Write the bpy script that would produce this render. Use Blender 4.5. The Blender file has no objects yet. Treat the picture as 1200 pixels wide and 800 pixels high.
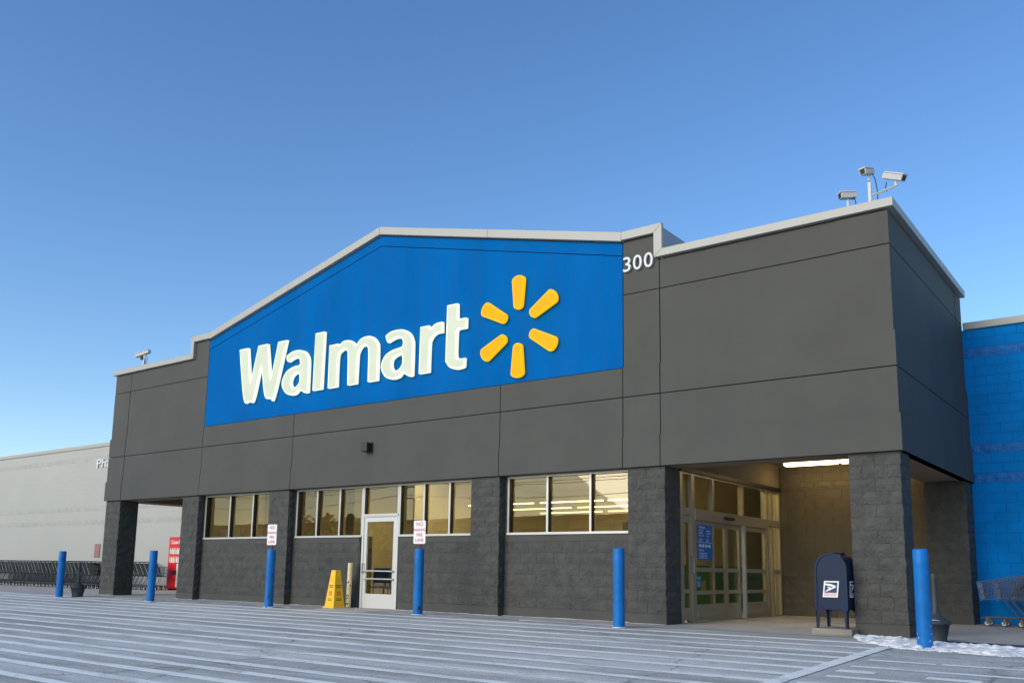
import bpy, bmesh, math, random
from mathutils import Vector, Matrix, noise
R = math.radians
rnd = random.Random(7)
scene = bpy.context.scene
col = scene.collection

# ------------------------------------------------------------------ camera
YAW, PITCH, ROLL, FPX = R(37.04), R(8.79), R(0.90), 1044.9
cam_d = bpy.data.cameras.new('camera')
cam = bpy.data.objects.new('camera', cam_d); col.objects.link(cam)
f = Vector((-math.sin(YAW)*math.cos(PITCH), math.cos(YAW)*math.cos(PITCH), math.sin(PITCH)))
r_ = Vector((math.cos(YAW), math.sin(YAW), 0)); u_ = r_.cross(f)
rr = r_*math.cos(ROLL)+u_*math.sin(ROLL); uu = -r_*math.sin(ROLL)+u_*math.cos(ROLL)
mat4 = Matrix((rr, uu, -f)).transposed().to_4x4(); mat4.translation = Vector((3.328, -14.537, 0.903))
cam.matrix_world = mat4
cam_d.sensor_width = 36; cam_d.lens = FPX/1200*36
cam_d.shift_x = 5.6/1200; cam_d.shift_y = 107.2/1200
cam_d.clip_start = .05; cam_d.clip_end = 2000
scene.camera = cam

# ------------------------------------------------------------------ sky, sun, exposure
SUN_EL, SUN_AZ = R(23), R(197)       # azimuth clockwise from +Y: the low sun stands behind the camera, to its left
w = bpy.data.worlds.new('World'); scene.world = w; w.use_nodes = True
nt = w.node_tree; nt.nodes.clear()
sky = nt.nodes.new('ShaderNodeTexSky'); sky.sky_type = 'NISHITA'; sky.sun_disc = False
sky.sun_elevation = SUN_EL; sky.sun_rotation = SUN_AZ; sky.altitude = 200
sky.air_density = 1.0; sky.dust_density = 0.6; sky.ozone_density = 2.2
bg = nt.nodes.new('ShaderNodeBackground'); bg.inputs[1].default_value = 0.15
hs = nt.nodes.new('ShaderNodeHueSaturation'); hs.inputs['Saturation'].default_value = 1.2; hs.inputs['Hue'].default_value = .505; hs.inputs['Value'].default_value = .92
wo = nt.nodes.new('ShaderNodeOutputWorld')
nt.links.new(sky.outputs[0], hs.inputs['Color']); nt.links.new(hs.outputs[0], bg.inputs[0]); nt.links.new(bg.outputs[0], wo.inputs[0])
sd = bpy.data.lights.new('sun', 'SUN'); sd.energy = 1.5; sd.angle = R(45); sd.color = (1.0, .95, .87)
so = bpy.data.objects.new('sun', sd); col.objects.link(so)
sdir = Vector((math.sin(SUN_AZ)*math.cos(SUN_EL), math.cos(SUN_AZ)*math.cos(SUN_EL), math.sin(SUN_EL)))
so.rotation_euler = sdir.to_track_quat('Z', 'Y').to_euler()
scene.view_settings.view_transform = 'Standard'; scene.view_settings.look = 'None'
scene.view_settings.exposure = 0.62; scene.view_settings.gamma = 1

# ------------------------------------------------------------------ materials
def new_mat(name):
    m = bpy.data.materials.new(name); m.use_nodes = True
    return m, m.node_tree, m.node_tree.nodes['Principled BSDF']
def N(t, typ, **kw):
    n = t.nodes.new(typ)
    for k, v in kw.items(): setattr(n, k, v)
    return n
def coords(t, scale=(1,1,1)):
    tc = N(t, 'ShaderNodeNewGeometry'); mp = N(t, 'ShaderNodeMapping')
    mp.inputs['Scale'].default_value = scale
    t.links.new(tc.outputs['Position'], mp.inputs[0]); return mp.outputs[0]
def nz(t, vec, scale, detail=4, rough=.6):
    n = N(t, 'ShaderNodeTexNoise'); n.inputs['Scale'].default_value = scale; n.inputs['Detail'].default_value = detail
    n.inputs['Roughness'].default_value = rough
    t.links.new(vec, n.inputs['Vector']); return n.outputs['Fac']
def ramp(t, fac, a, b, ca=(0,0,0,1), cb=(1,1,1,1)):
    n = N(t, 'ShaderNodeValToRGB'); n.color_ramp.elements[0].position = a; n.color_ramp.elements[1].position = b
    n.color_ramp.elements[0].color = ca; n.color_ramp.elements[1].color = cb
    t.links.new(fac, n.inputs[0]); return n.outputs[0]
def mixc(t, fac, a, b, mode='MIX'):
    n = N(t, 'ShaderNodeMix', data_type='RGBA', blend_type=mode)
    for i, v in ((0, fac), (6, a), (7, b)):
        if hasattr(v, 'is_linked') or hasattr(v, 'links'): t.links.new(v, n.inputs[i])
        elif i == 0: n.inputs[0].default_value = v
        else: n.inputs[i].default_value = (*v, 1) if len(v) == 3 else v
    return n.outputs[2]
def bump(t, bs, h, strength, dist=.01):
    n = N(t, 'ShaderNodeBump'); n.inputs['Strength'].default_value = strength; n.inputs['Distance'].default_value = dist
    t.links.new(h, n.inputs['Height']); t.links.new(n.outputs[0], bs.inputs['Normal'])
def painted(name, c, var=.12, rough=.6, bscale=60, bstr=.25, big=1.5, bdist=.004, streak=True, stretch=(1,1,1), spec=.35):
    m, t, bs = new_mat(name)
    v = coords(t, stretch)
    n1 = nz(t, v, big, 5); n2 = nz(t, v, bscale, 3)
    dark = tuple(x*(1-var) for x in c); lite = tuple(min(1, x*(1+var)) for x in c)
    cc = mixc(t, ramp(t, n1, .32, .68), dark, lite)
    if streak:
        vs = coords(t, (3.5, 3.5, .22)); n3 = nz(t, vs, 1.4, 4)
        cc = mixc(t, ramp(t, n3, .42, .75, (0,0,0,1), (.35,.35,.35,1)), cc, tuple(x*.72+.012 for x in c))
    t.links.new(cc, bs.inputs['Base Color']); bs.inputs['Roughness'].default_value = rough
    bs.inputs['Specular IOR Level'].default_value = spec
    bump(t, bs, n2, bstr, bdist); return m
def plain(name, c, rough=.5, metal=0, emit=0, var=.08, sc=8):
    m, t, bs = new_mat(name); v = coords(t)
    cc = mixc(t, nz(t, v, sc, 4), tuple(x*(1-var) for x in c), tuple(min(1, x*(1+var)) for x in c))
    t.links.new(cc, bs.inputs['Base Color']); bs.inputs['Roughness'].default_value = rough
    bs.inputs['Metallic'].default_value = metal
    if emit:
        t.links.new(cc, bs.inputs['Emission Color']); bs.inputs['Emission Strength'].default_value = emit
    return m
GREY = (.071, .069, .059)
M = {}
M['eifs'] = painted('grey_stucco', GREY, .09, .75, 90, .35, .8)
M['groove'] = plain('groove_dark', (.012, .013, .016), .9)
M['block'] = painted('grey_painted_block', (.077, .075, .066), .20, .75, 17, 1.0, 5, .035, spec=.2)
M['plinth'] = painted('grey_painted_plinth', (.069, .066, .056), .10, .75, 40, .3, 2)
M['tanblock'] = painted('tan_painted_block', (.115, .096, .068), .10, .75, 40, .5, 2, .008)
M['tan'] = painted('tan_stucco', (.22, .175, .115), .05, .8, 60, .25, 2)
M['blueeifs'] = painted('blue_stucco', (.0002, .110, .345), .10, .85, 90, .3, .9, stretch=(1,1,.4), spec=.04)
M['blueblock'] = painted('blue_painted_block', (.0002, .190, .54), .11, .7, 35, .35, 1.6, .006, spec=.06)
M['bluerough'] = painted('blue_split_block', (.001, .145, .45), .25, .6, 22, 1.0, 9, .02)
M['beigewall'] = painted('beige_painted_block', (.42, .41, .36), .03, .8, 10, .25, .35, .01, streak=False)
M['beigerough'] = painted('beige_split_block', (.395, .385, .335), .08, .85, 8, .7, 2.5, .02, streak=False)
M['coping'] = plain('coping_metal', (.37, .36, .31), .5, .05, var=.03, sc=2)
M['copingblue'] = plain('corrugated_metal', (.30, .33, .37), .55, .05)
M['alu'] = plain('aluminium_frame', (.52, .51, .46), .35, .35, var=.04)
M['alushade'] = plain('shaded_frame', (.02, .018, .018), .5, .2)  # frame metal painted near black as shade: mullion sides, strip over the doors
M['aluwhite'] = plain('pale_door_frame', (.56, .55, .49), .45, .1, var=.05)
M['aluwarm'] = plain('satin_door_frame', (.40, .35, .255), .38, .45, var=.05)
M['bollard'] = painted('bollard_blue_plastic', (.0006, .140, .42), .16, .5, 30, .12, 4, spec=.3)
M['black'] = plain('black_plastic', (.012, .013, .014), .5)
M['darkgrey'] = plain('dark_plastic', (.035, .045, .047), .6, var=.3)
M['signwhite'] = plain('sign_white', (.78, .77, .74), .45)
M['signred'] = plain('sign_red_ink', (.62, .10, .12), .5)
M['postred'] = plain('sign_post_maroon', (.10, .012, .02), .6)
M['navy'] = painted('mailbox_navy', (.0015, .014, .045), .12, .45, 50, .1, 5, streak=False, spec=.22)
M['navyink'] = plain('navy_ink', (.008, .02, .07), .5)
M['yellow'] = plain('cone_yellow', (.92, .52, .008), .5, var=.08, sc=6)
M['redink'] = plain('red_orange_ink', (.70, .12, .02), .5)
M['cream'] = painted('weathered_cream', (.74, .60, .33), .2, .7, 30, .3, 9, streak=False)
M['camwhite'] = plain('camera_housing', (.50, .50, .47), .45, var=.06)
M['galv'] = plain('galvanised_steel', (.30, .31, .31), .4, .7)
M['wire'] = plain('cart_wire', (.20, .21, .21), .4, .4)
M['cartframe'] = plain('cart_frame_grey', (.11, .115, .115), .45, .3)
M['cartblue'] = plain('cart_blue_plastic', (.01, .09, .36), .4)
M['wheel'] = plain('caster_rubber', (.03, .03, .03), .6)
M['hub'] = plain('caster_hub', (.60, .58, .50), .5)
M['cokered'] = plain('vending_red', (.62, .008, .015), .3)
M['intcream'] = painted('interior_cream_block', (.72, .64, .47), .05, .8, 20, .2, 2, streak=False)
M['intceil'] = plain('interior_ceiling', (.55, .52, .42), .8)
M['intfloor'] = plain('interior_floor', (.25, .22, .17), .4)
M['green'] = plain('interior_green', (.015, .26, .03), .5)
M['poster'] = plain('poster_blue', (.004, .13, .46), .5)
M['cyan'] = plain('decal_cyan', (.08, .35, .5), .5)
M['rust'] = plain('faded_red_sign', (.28, .15, .13), .6)
M['white300'] = plain('painted_metal_white', (.62, .63, .60), .5)
M['litstrip'] = plain('fluorescent_tube', (1, .90, .50), .5, emit=4)
M['fillpanel'] = plain('added_fill_panel', (1, .84, .50), .5, emit=30)  # emission of the unseen fill panels added to brighten the rooms
def emitter(name, c, s, base=.6):
    m, t, bs = new_mat(name)
    bs.inputs['Base Color'].default_value = (c[0]*base, c[1]*base, c[2]*base, 1)
    bs.inputs['Emission Color'].default_value = (*c, 1); bs.inputs['Emission Strength'].default_value = s
    bs.inputs['Roughness'].default_value = .3
    return m
M['tube'] = emitter('porch_tube', (1, .74, .36), 8)
# lit acrylic sign faces: a little uneven where the tubes sit behind
def lit_face(name, ca, cb, s, sc):
    m, t, bs = new_mat(name); v = coords(t)
    cc = mixc(t, ramp(t, nz(t, v, sc, 2), .38, .62), ca, cb)
    t.links.new(cc, bs.inputs['Emission Color']); bs.inputs['Emission Strength'].default_value = s
    bs.inputs['Base Color'].default_value = (cb[0]*.25, cb[1]*.25, cb[2]*.25, 1); bs.inputs['Roughness'].default_value = .25; bs.inputs['Specular IOR Level'].default_value = .06
    return m
M['letter'] = lit_face('lit_cream_acrylic', (.74, .81, .62), (.80, .86, .68), .45, 2.0)
M['letterrim'] = lit_face('lit_cream_rim', (.95, 1.0, .80), (.9, 1.0, .78), .62, 3)
M['petal'] = lit_face('lit_amber_acrylic', (1.0, .38, .0), (1.0, .43, .0), .62, 3)
M['petalrim'] = lit_face('lit_amber_rim', (1.0, .50, .0), (1.0, .50, .0), .66, 3)

def glass(name, tint_r, tint_t, fac, bumpy=.0):
    m = bpy.data.materials.new(name); m.use_nodes = True; t = m.node_tree; t.nodes.clear()
    g = N(t, 'ShaderNodeBsdfGlossy'); g.inputs['Color'].default_value = (*tint_r, 1); g.inputs['Roughness'].default_value = .01
    tr = N(t, 'ShaderNodeBsdfTransparent'); tr.inputs[0].default_value = (*tint_t, 1)
    mx = N(t, 'ShaderNodeMixShader'); mx.inputs[0].default_value = fac
    t.links.new(tr.outputs[0], mx.inputs[1]); t.links.new(g.outputs[0], mx.inputs[2])
    if bumpy:
        v = coords(t); b = N(t, 'ShaderNodeBump'); b.inputs['Strength'].default_value = bumpy; b.inputs['Distance'].default_value = .01
        t.links.new(nz(t, v, 1.6, 1), b.inputs['Height']); t.links.new(b.outputs[0], g.inputs['Normal'])
    o = N(t, 'ShaderNodeOutputMaterial'); t.links.new(mx.outputs[0], o.inputs[0]); return m
M['glass'] = glass('bronze_window_glass', (.22, .195, .150), (.60, .55, .43), .46, .05)
M['doorglass'] = glass('door_glass', (.8, .75, .62), (.62, .58, .42), .14, .03)

# asphalt: pale frost and salt bloom over dark aggregate, fine cracks
def asphalt():
    m, t, bs = new_mat('salted_asphalt'); v = coords(t)
    fine = nz(t, v, 38, 4, .8); mid = nz(t, v, 2.2, 7, .7); vs = coords(t, (.22, 1.6, 1)); st = nz(t, vs, .8, 7, .68)
    base = mixc(t, ramp(t, fine, .36, .66), (.20, .20, .182), (.50, .495, .44))
    saltg = mixc(t, ramp(t, fine, .30, .62), (.40, .398, .365), (.74, .73, .665))
    salt = mixc(t, ramp(t, st, .40, .64), base, saltg)
    d = mixc(t, ramp(t, mid, .55, .72, (0,0,0,1), (.7,.7,.7,1)), salt, (.24, .24, .222))
    sp = ramp(t, nz(t, v, 7, 5, .75), .66, .72); d = mixc(t, sp, d, (.10, .098, .09))
    # cracks
    wv = N(t, 'ShaderNodeTexNoise'); wv.inputs['Scale'].default_value = .8; wv.inputs['Detail'].default_value = 5
    t.links.new(v, wv.inputs['Vector'])
    ad = N(t, 'ShaderNodeVectorMath', operation='MULTIPLY_ADD'); ad.inputs[1].default_value = (1.6, 1.6, 0)
    t.links.new(wv.outputs['Color'], ad.inputs[0]); t.links.new(v, ad.inputs[2])
    vo = N(t, 'ShaderNodeTexVoronoi', feature='DISTANCE_TO_EDGE'); vo.inputs['Scale'].default_value = .22
    t.links.new(ad.outputs[0], vo.inputs['Vector'])
    vo2 = N(t, 'ShaderNodeTexVoronoi', feature='DISTANCE_TO_EDGE'); vo2.inputs['Scale'].default_value = 2.6
    t.links.new(ad.outputs[0], vo2.inputs['Vector'])
    cr = ramp(t, vo.outputs['Distance'], .001, .006, (1,1,1,1), (0,0,0,1))
    cr2 = ramp(t, vo2.outputs['Distance'], .004, .02, (1,1,1,1), (0,0,0,1))
    near = ramp(t, vo.outputs['Distance'], .02, .10, (1,1,1,1), (0,0,0,1))
    msk = mixc(t, 1.0, cr2, near, 'MULTIPLY')
    mk2 = mixc(t, 1.0, msk, ramp(t, nz(t, v, .35, 3), .52, .62), 'MULTIPLY')
    d = mixc(t, mixc(t, 1.0, cr, (.55, .55, .55), 'MULTIPLY'), d, (.06, .06, .06)); d = mixc(t, mixc(t, 1.0, mk2, (.6, .6, .6), 'MULTIPLY'), d, (.07, .07, .07))
    t.links.new(d, bs.inputs['Base Color']); bs.inputs['Roughness'].default_value = .85
    bump(t, bs, fine, .5, .006); return m
M['asphalt'] = asphalt()
def paintline():
    m, t, bs = new_mat('worn_white_paint'); v = coords(t)
    fine = nz(t, v, 38, 4, .8); mid = nz(t, coords(t, (.5, 3, 1)), 1.8, 7, .7)
    a = mixc(t, ramp(t, fine, .28, .6), (.68, .675, .62), (.95, .94, .86))
    c = mixc(t, ramp(t, mid, .50, .66), a, mixc(t, ramp(t, fine, .36, .66), (.36, .355, .33), (.66, .65, .60)))
    c = mixc(t, ramp(t, nz(t, v, 7, 5, .75), .62, .68), c, (.22, .216, .2))
    t.links.new(c, bs.inputs['Base Color']); bs.inputs['Roughness'].default_value = .7
    bump(t, bs, fine, .25, .003); return m
M['paint'] = paintline()
def concrete(name, ca, cb, cc2):
    m, t, bs = new_mat(name); v = coords(t)
    a = mixc(t, ramp(t, nz(t, v, 1.7, 6, .65), .35, .65), ca, cb)
    sp = nz(t, v, 55, 3, .75)
    a = mixc(t, ramp(t, sp, .55, .72), a, cc2)
    t.links.new(a, bs.inputs['Base Color']); bs.inputs['Roughness'].default_value = .8
    bump(t, bs, sp, .5, .006); return m
M['concrete'] = concrete('weathered_concrete', (.34, .30, .25), (.46, .42, .36), (.56, .54, .50))
M['slab'] = concrete('mailbox_slab_concrete', (.20, .175, .13), (.27, .24, .19), (.32, .29, .24))
def snowm():
    m, t, bs = new_mat('old_snow'); v = coords(t)
    a = mixc(t, ramp(t, nz(t, v, 6, 6, .7), .35, .62), (.58, .58, .565), (.84, .83, .80))
    t.links.new(a, bs.inputs['Base Color']); bs.inputs['Roughness'].default_value = .6
    bump(t, bs, nz(t, v, 40, 4), .6, .01); return m
M['snow'] = snowm()

# ------------------------------------------------------------------ mesh helpers
class B:
    def __init__(s): s.v = []; s.f = []; s.m = []; s.sm = []
    def add(s, vs, fs, mi=0, smooth=False):
        o = len(s.v); s.v += [tuple(p) for p in vs]
        for q in fs: s.f.append([o+i for i in q]); s.m.append(mi); s.sm.append(smooth)
        return s
    def box(s, x0, x1, y0, y1, z0, z1, mi=0):
        vs = [(x, y, z) for z in (z0, z1) for y in (y0, y1) for x in (x0, x1)]
        return s.add(vs, [(0,2,3,1),(4,5,7,6),(0,1,5,4),(2,6,7,3),(0,4,6,2),(1,3,7,5)], mi)
    def prism(s, poly, y0, y1, mi=0, axis='y'):
        """polygon given in (x,z) counter-clockwise seen from -y, extruded from y0 (front) to y1"""
        n = len(poly)
        if axis == 'y': vs = [(a, y0, b) for a, b in poly]+[(a, y1, b) for a, b in poly]
        elif axis == 'x': vs = [(y0, a, b) for a, b in poly]+[(y1, a, b) for a, b in poly]
        else: vs = [(a, b, y0) for a, b in poly]+[(a, b, y1) for a, b in poly]
        fs = [tuple(range(n)), tuple(range(2*n-1, n-1, -1))]+[(i, i+n, (i+1) % n+n, (i+1) % n) for i in range(n)]
        return s.add(vs, fs, mi)
    def bar(s, p, q, r, n=4, mi=0, r2=None, smooth=False, cap=True):
        p, q = Vector(p), Vector(q); d = (q-p).normalized()
        a = d.orthogonal().normalized() if abs(d.z) < .99 else Vector((1,0,0)); b = d.cross(a); r2 = r if r2 is None else r2
        vs = []
        for c, R_ in ((p, r), (q, r2)):
            for i in range(n):
                t = 2*math.pi*(i+.5)/n; vs.append(c+a*R_*math.cos(t)+b*R_*math.sin(t))
        fs = [(i, (i+1) % n, (i+1) % n+n, i+n) for i in range(n)]
        s.add(vs, fs, mi, smooth)
        if cap: s.add(vs, [tuple(range(n-1, -1, -1)), tuple(range(n, 2*n))], mi)
        return s
    def tube(s, pts, r, n=6, mi=0):
        for a, b in zip(pts, pts[1:]): s.bar(a, b, r, n, mi, smooth=n > 5)
        return s
    def lathe(s, prof, c=(0,0,0), n=20, mi=0, smooth=True):
        vs = []
        for r, z in prof:
            for i in range(n):
                t = 2*math.pi*i/n; vs.append((c[0]+r*math.cos(t), c[1]+r*math.sin(t), c[2]+z))
        fs = []
        for k in range(len(prof)-1):
            for i in range(n):
                j = (i+1) % n; fs.append((k*n+i, k*n+j, (k+1)*n+j, (k+1)*n+i))
        s.add(vs, fs, mi, smooth)
        s.add(vs, [tuple(range(n-1, -1, -1)), tuple((len(prof)-1)*n+i for i in range(n))], mi)
        return s
    def mesh(s, name, mats):
        me = bpy.data.meshes.new(name); me.from_pydata(s.v, [], s.f)
        for m in (mats if isinstance(mats, (list, tuple)) else [mats]): me.materials.append(m)
        for p, mi, sm in zip(me.polygons, s.m, s.sm): p.material_index = mi; p.use_smooth = sm
        bm = bmesh.new(); bm.from_mesh(me); bmesh.ops.recalc_face_normals(bm, faces=bm.faces); bm.to_mesh(me); bm.free()
        return me
    def obj(s, name, mats, parent=None, loc=None):
        return link(name, s.mesh(name, mats), parent, loc)
def link(name, data, parent=None, loc=None, rz=0):
    o = bpy.data.objects.new(name, data); col.objects.link(o)
    if parent is not None: o.parent = parent
    if loc is not None: o.location = loc
    if rz: o.rotation_euler = (0, 0, rz)
    return o
def tag(o, label, cat, group=None):
    o['label'] = label; o['category'] = cat
    if group: o['group'] = group
    return o
def thing(name, label, cat, loc=(0,0,0), rz=0, group=None):
    return tag(link(name, None, None, loc, rz), label, cat, group)
def structure(o): o['kind'] = 'structure'; return o
def stuff(o): o['kind'] = 'stuff'; return o
def copy_tree(o, parent=None):
    c = o.copy(); col.objects.link(c)
    if parent is not None: c.parent = parent
    for ch in list(o.children): copy_tree(ch, c)
    return c
def bevel(o, w, seg=2):
    md = o.modifiers.new('bevel', 'BEVEL'); md.width = w; md.segments = seg; md.limit_method = 'ANGLE'; md.angle_limit = R(40)
    return o
def text_mesh(body, size, mat, depth=.004, align='LEFT', offset=0, spacing=1.0):
    cu = bpy.data.curves.new('lettering', 'FONT'); cu.body = body; cu.size = size; cu.extrude = depth; cu.align_x = align
    cu.offset = offset; cu.space_character = spacing; cu.space_line = .95; cu.resolution_u = 3
    o = bpy.data.objects.new('lettering', cu); col.objects.link(o)
    bpy.context.view_layer.update()
    me = bpy.data.meshes.new_from_object(o.evaluated_get(bpy.context.evaluated_depsgraph_get()))
    bpy.data.objects.remove(o); me.materials.clear(); me.materials.append(mat); return me
def text(name, body, size, mat, loc, parent, rz=0, **kw):   # upright text facing -y, turned by rz
    o = link(name, text_mesh(body, size, mat, **kw), parent, loc); o.rotation_euler = (R(90), 0, rz); return o

# ------------------------------------------------------------------ ground
def lot(y): return 0 if y > -1.2 else max(-.6, .04*(y+1.2))      # the lot falls gently away from the store
ys = (260, -1.2, -16.2, -260)
g = B().add([(x, y, lot(y)) for y in ys for x in (-260, 180)], [(0,2,3,1),(2,4,5,3),(4,6,7,5)])
structure(g.obj('ground', M['asphalt']))
# concrete apron in front of the windows, the porch floors and the strip under the carts
cw = B(); pts = []
xs = [-60+i*1.5 for i in range(0, 47)]
for x in xs:
    e = -.92+.12*noise.noise(Vector((x*.6, 0, 3)))
    if -4 < x < 0.3: e = -.55+.1*noise.noise(Vector((x, 0, 3)))
    pts.append((x, e))
pts += [(9.3, -.45)]
vs = [(x, y, .006) for x, y in pts]+[(x, 6.2, .006) for x, y in pts]; n = len(pts)
cw.add(vs, [(i, i+1, i+1+n, i+n) for i in range(n-1)])
structure(cw.obj('sidewalk', M['concrete']))
LINE_Y = [-1.44, -1.99, -2.60, -3.15, -3.70, -4.24, -4.81, -5.36, -5.90, -6.45, -7.01, -7.58, -8.04, -8.54, -9.05, -9.6, -10.15, -10.7, -11.25, -11.8, -12.4]
def strip(x0, x1, y, w, name='painted_line'):
    b = B(); nseg = max(2, int((x1-x0)/1.2)); vs = []
    for i in range(nseg+1):
        x = x0+(x1-x0)*i/nseg; j = .016*noise.noise(Vector((x*.7, y*3, 1)))
        vs += [(x, y-w/2+j+.008*noise.noise(Vector((x*2, y, 5))), lot(y-w/2)+.004), (x, y+w/2+j+.008*noise.noise(Vector((x*2, y, 9))), lot(y+w/2)+.004)]
    b.add(vs, [(2*i, 2*i+2, 2*i+3, 2*i+1) for i in range(nseg)])
    return structure(b.obj(name, M['paint']))
for y in LINE_Y: strip(-45, .02-(-1.9-y)*.045, y, .165)
b = B(); b.add([(-.03,-1.80,lot(-1.8)+.008),(.14,-1.80,lot(-1.8)+.008),(-.32,-13,lot(-13)+.008),(-.52,-13,lot(-13)+.008)], [(0,1,2,3)])
structure(b.obj('painted_line', M['paint']))
for x0, x1, y, w_ in ((.22, .97, -3.19, .12), (1.02, 4.0, -3.16, .12), (.2, 9, -3.83, .12), (.18, .58, -4.25, .20), (1.1, 1.62, -4.32, .18), (.2, 9, -4.71, .12), (2.0, 9, -4.3, .1), (.1, 9, -5.3, .12), (0, 9, -5.9, .12), (-.05, 9, -6.5, .12)): strip(x0, x1, y, w_)

# thin crust of snow and salt along the foot of the walls, and the drift beside the right column
def crust(x0, x1, y, w, seed):
    b = B(); n = max(2, int((x1-x0)/.09)); vs = []
    for i in range(n+1):
        x = x0+(x1-x0)*i/n; a = max(.006, w*(.55+.9*noise.noise(Vector((x*2.2, seed, 0)))))
        h = .012+.012*abs(noise.noise(Vector((x*6, seed, 2))))
        vs += [(x, y-a, .008), (x, y-a*.5, h), (x, y, h*.8)]
    b.add(vs, [(3*i, 3*i+3, 3*i+4, 3*i+1) for i in range(n)]+[(3*i+1, 3*i+4, 3*i+5, 3*i+2) for i in range(n)], 0, True)
    return b
b = B()
for x0, x1, y in ((-18.36,-15.32,.24),(-15.3,-14.5,.06),(-14.5,-12.1,.24),(-10.85,-8.64,.24),(-8.63,-7.85,.06),(-7.86,-4.88,.24),(-4.87,-4.08,.05),(-19.15,-18.35,.06),(-23.2,-22.3,.06)):
    c = crust(x0, x1, y, .05, y+x0); b.add(c.v, c.f, 0, True)
for x0, x1, y in ((-14.2,-12.9,-.95),(-12.2,-10.6,-.92),(-9.9,-7.9,-.9),(-6.6,-4.4,-.9),(-20.5,-19.2,-.9),(-24,-22.4,-.85),(-18,-16.6,-.9),(-16,-14.9,-.92)):
    c = crust(x0, x1, y, .13, y+x0); b.add(c.v, c.f, 0, True)
for bx_, by_ in ((-21.89,-1.80),(-17.8,-1.52),(-13.46,-1.23),(-9.08,-.99),(-4.28,-1.28)):
    vs = []
    for k in range(25):
        a = 6.2832*k/24; q = .13+.06*noise.noise(Vector((math.cos(a)*2, math.sin(a)*2, bx_))); zb_ = lot(by_)+.009
        vs += [(bx_+.095*math.cos(a), by_+.095*math.sin(a), zb_+.014), (bx_+q*math.cos(a), by_+q*math.sin(a), zb_-.002)]
    b.add(vs, [(2*k, 2*k+1, 2*k+3, 2*k+2) for k in range(24)], 0, True)
stuff(tag(b.obj('snow_crust', M['snow']), 'thin broken crust of snow and salt along the foot of the grey walls', 'snow'))
def wet():
    b = B(); n = 48; vs = [(1.25, -.42, .0095)]
    for k in range(n):
        a = 6.2832*k/n; q = 1+.35*noise.noise(Vector((math.cos(a)*1.7, math.sin(a)*1.7, 4)))
        vs.append((1.25+1.0*q*math.cos(a), -.42+.2*q*math.sin(a)-.08*math.cos(a), .0095))
    b.add(vs, [(0, 1+k, 1+(k+1) % n) for k in range(n)]); return b
M['wet'] = plain('wet_concrete', (.045, .043, .040), .35, var=.3)
structure(wet().obj('puddle', M['wet']))
def drift():
    def lerp(x, tab):
        for (a, p), (c, q) in zip(tab, tab[1:]):
            if x <= c: return p+(q-p)*max(0, (x-a)/(c-a))
        return tab[-1][1]
    NEAR = [(-.85,-.12),(-.67,-.55),(-.47,-1.1),(-.22,-1.44),(.19,-1.78),(.73,-1.88),(1.4,-1.97),(3,-1.95),(5,-1.8)]
    FAR = [(-.85,.02),(-.1,.02),(.05,-.35),(.5,-.62),(1.14,-.72),(1.56,-.86),(3,-.6),(5,-.5)]
    b = B(); nx, ny = 260, 130; x0, x1, y0, y1 = -.9, 5.0, -2.6, .05; vs = []
    for j in range(ny+1):
        for i in range(nx+1):
            x = x0+(x1-x0)*i/nx; y = y0+(y1-y0)*j/ny; n_, f_ = lerp(x, NEAR), lerp(x, FAR)
            d = min(y-n_, f_-y)*3.0+.22*noise.noise(Vector((x*5, y*6, 0)))+.2*noise.noise(Vector((x*14, y*16, 4)))
            lump = noise.noise(Vector((x*7, y*9, 3))); cl = noise.noise(Vector((x*19, y*21, 7)))
            h = min(1, max(0, d)*2.5)*(.006+.045*max(0, lump+.08)+.014*max(0, cl+.05))
            if lump+.25*cl+.8*noise.noise(Vector((x*2.3, y*3.1, 11))) < -.20: h = 0
            vs.append((x, y, lot(y)+(.009+h if d > 0 and h > 0 else -.03)))
    fs = []
    for j in range(ny):
        for i in range(nx):
            q = [j*(nx+1)+i, j*(nx+1)+i+1, (j+1)*(nx+1)+i+1, (j+1)*(nx+1)+i]
            if any(vs[k][2]-lot(vs[k][1]) > 0 for k in q): fs.append(q)
    b.add(vs, fs, 0, True); return b
stuff(tag(drift().obj('snow_patch', M['snow']), 'patch of lumpy white snow on the ground beside the right column', 'snow'))

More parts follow.
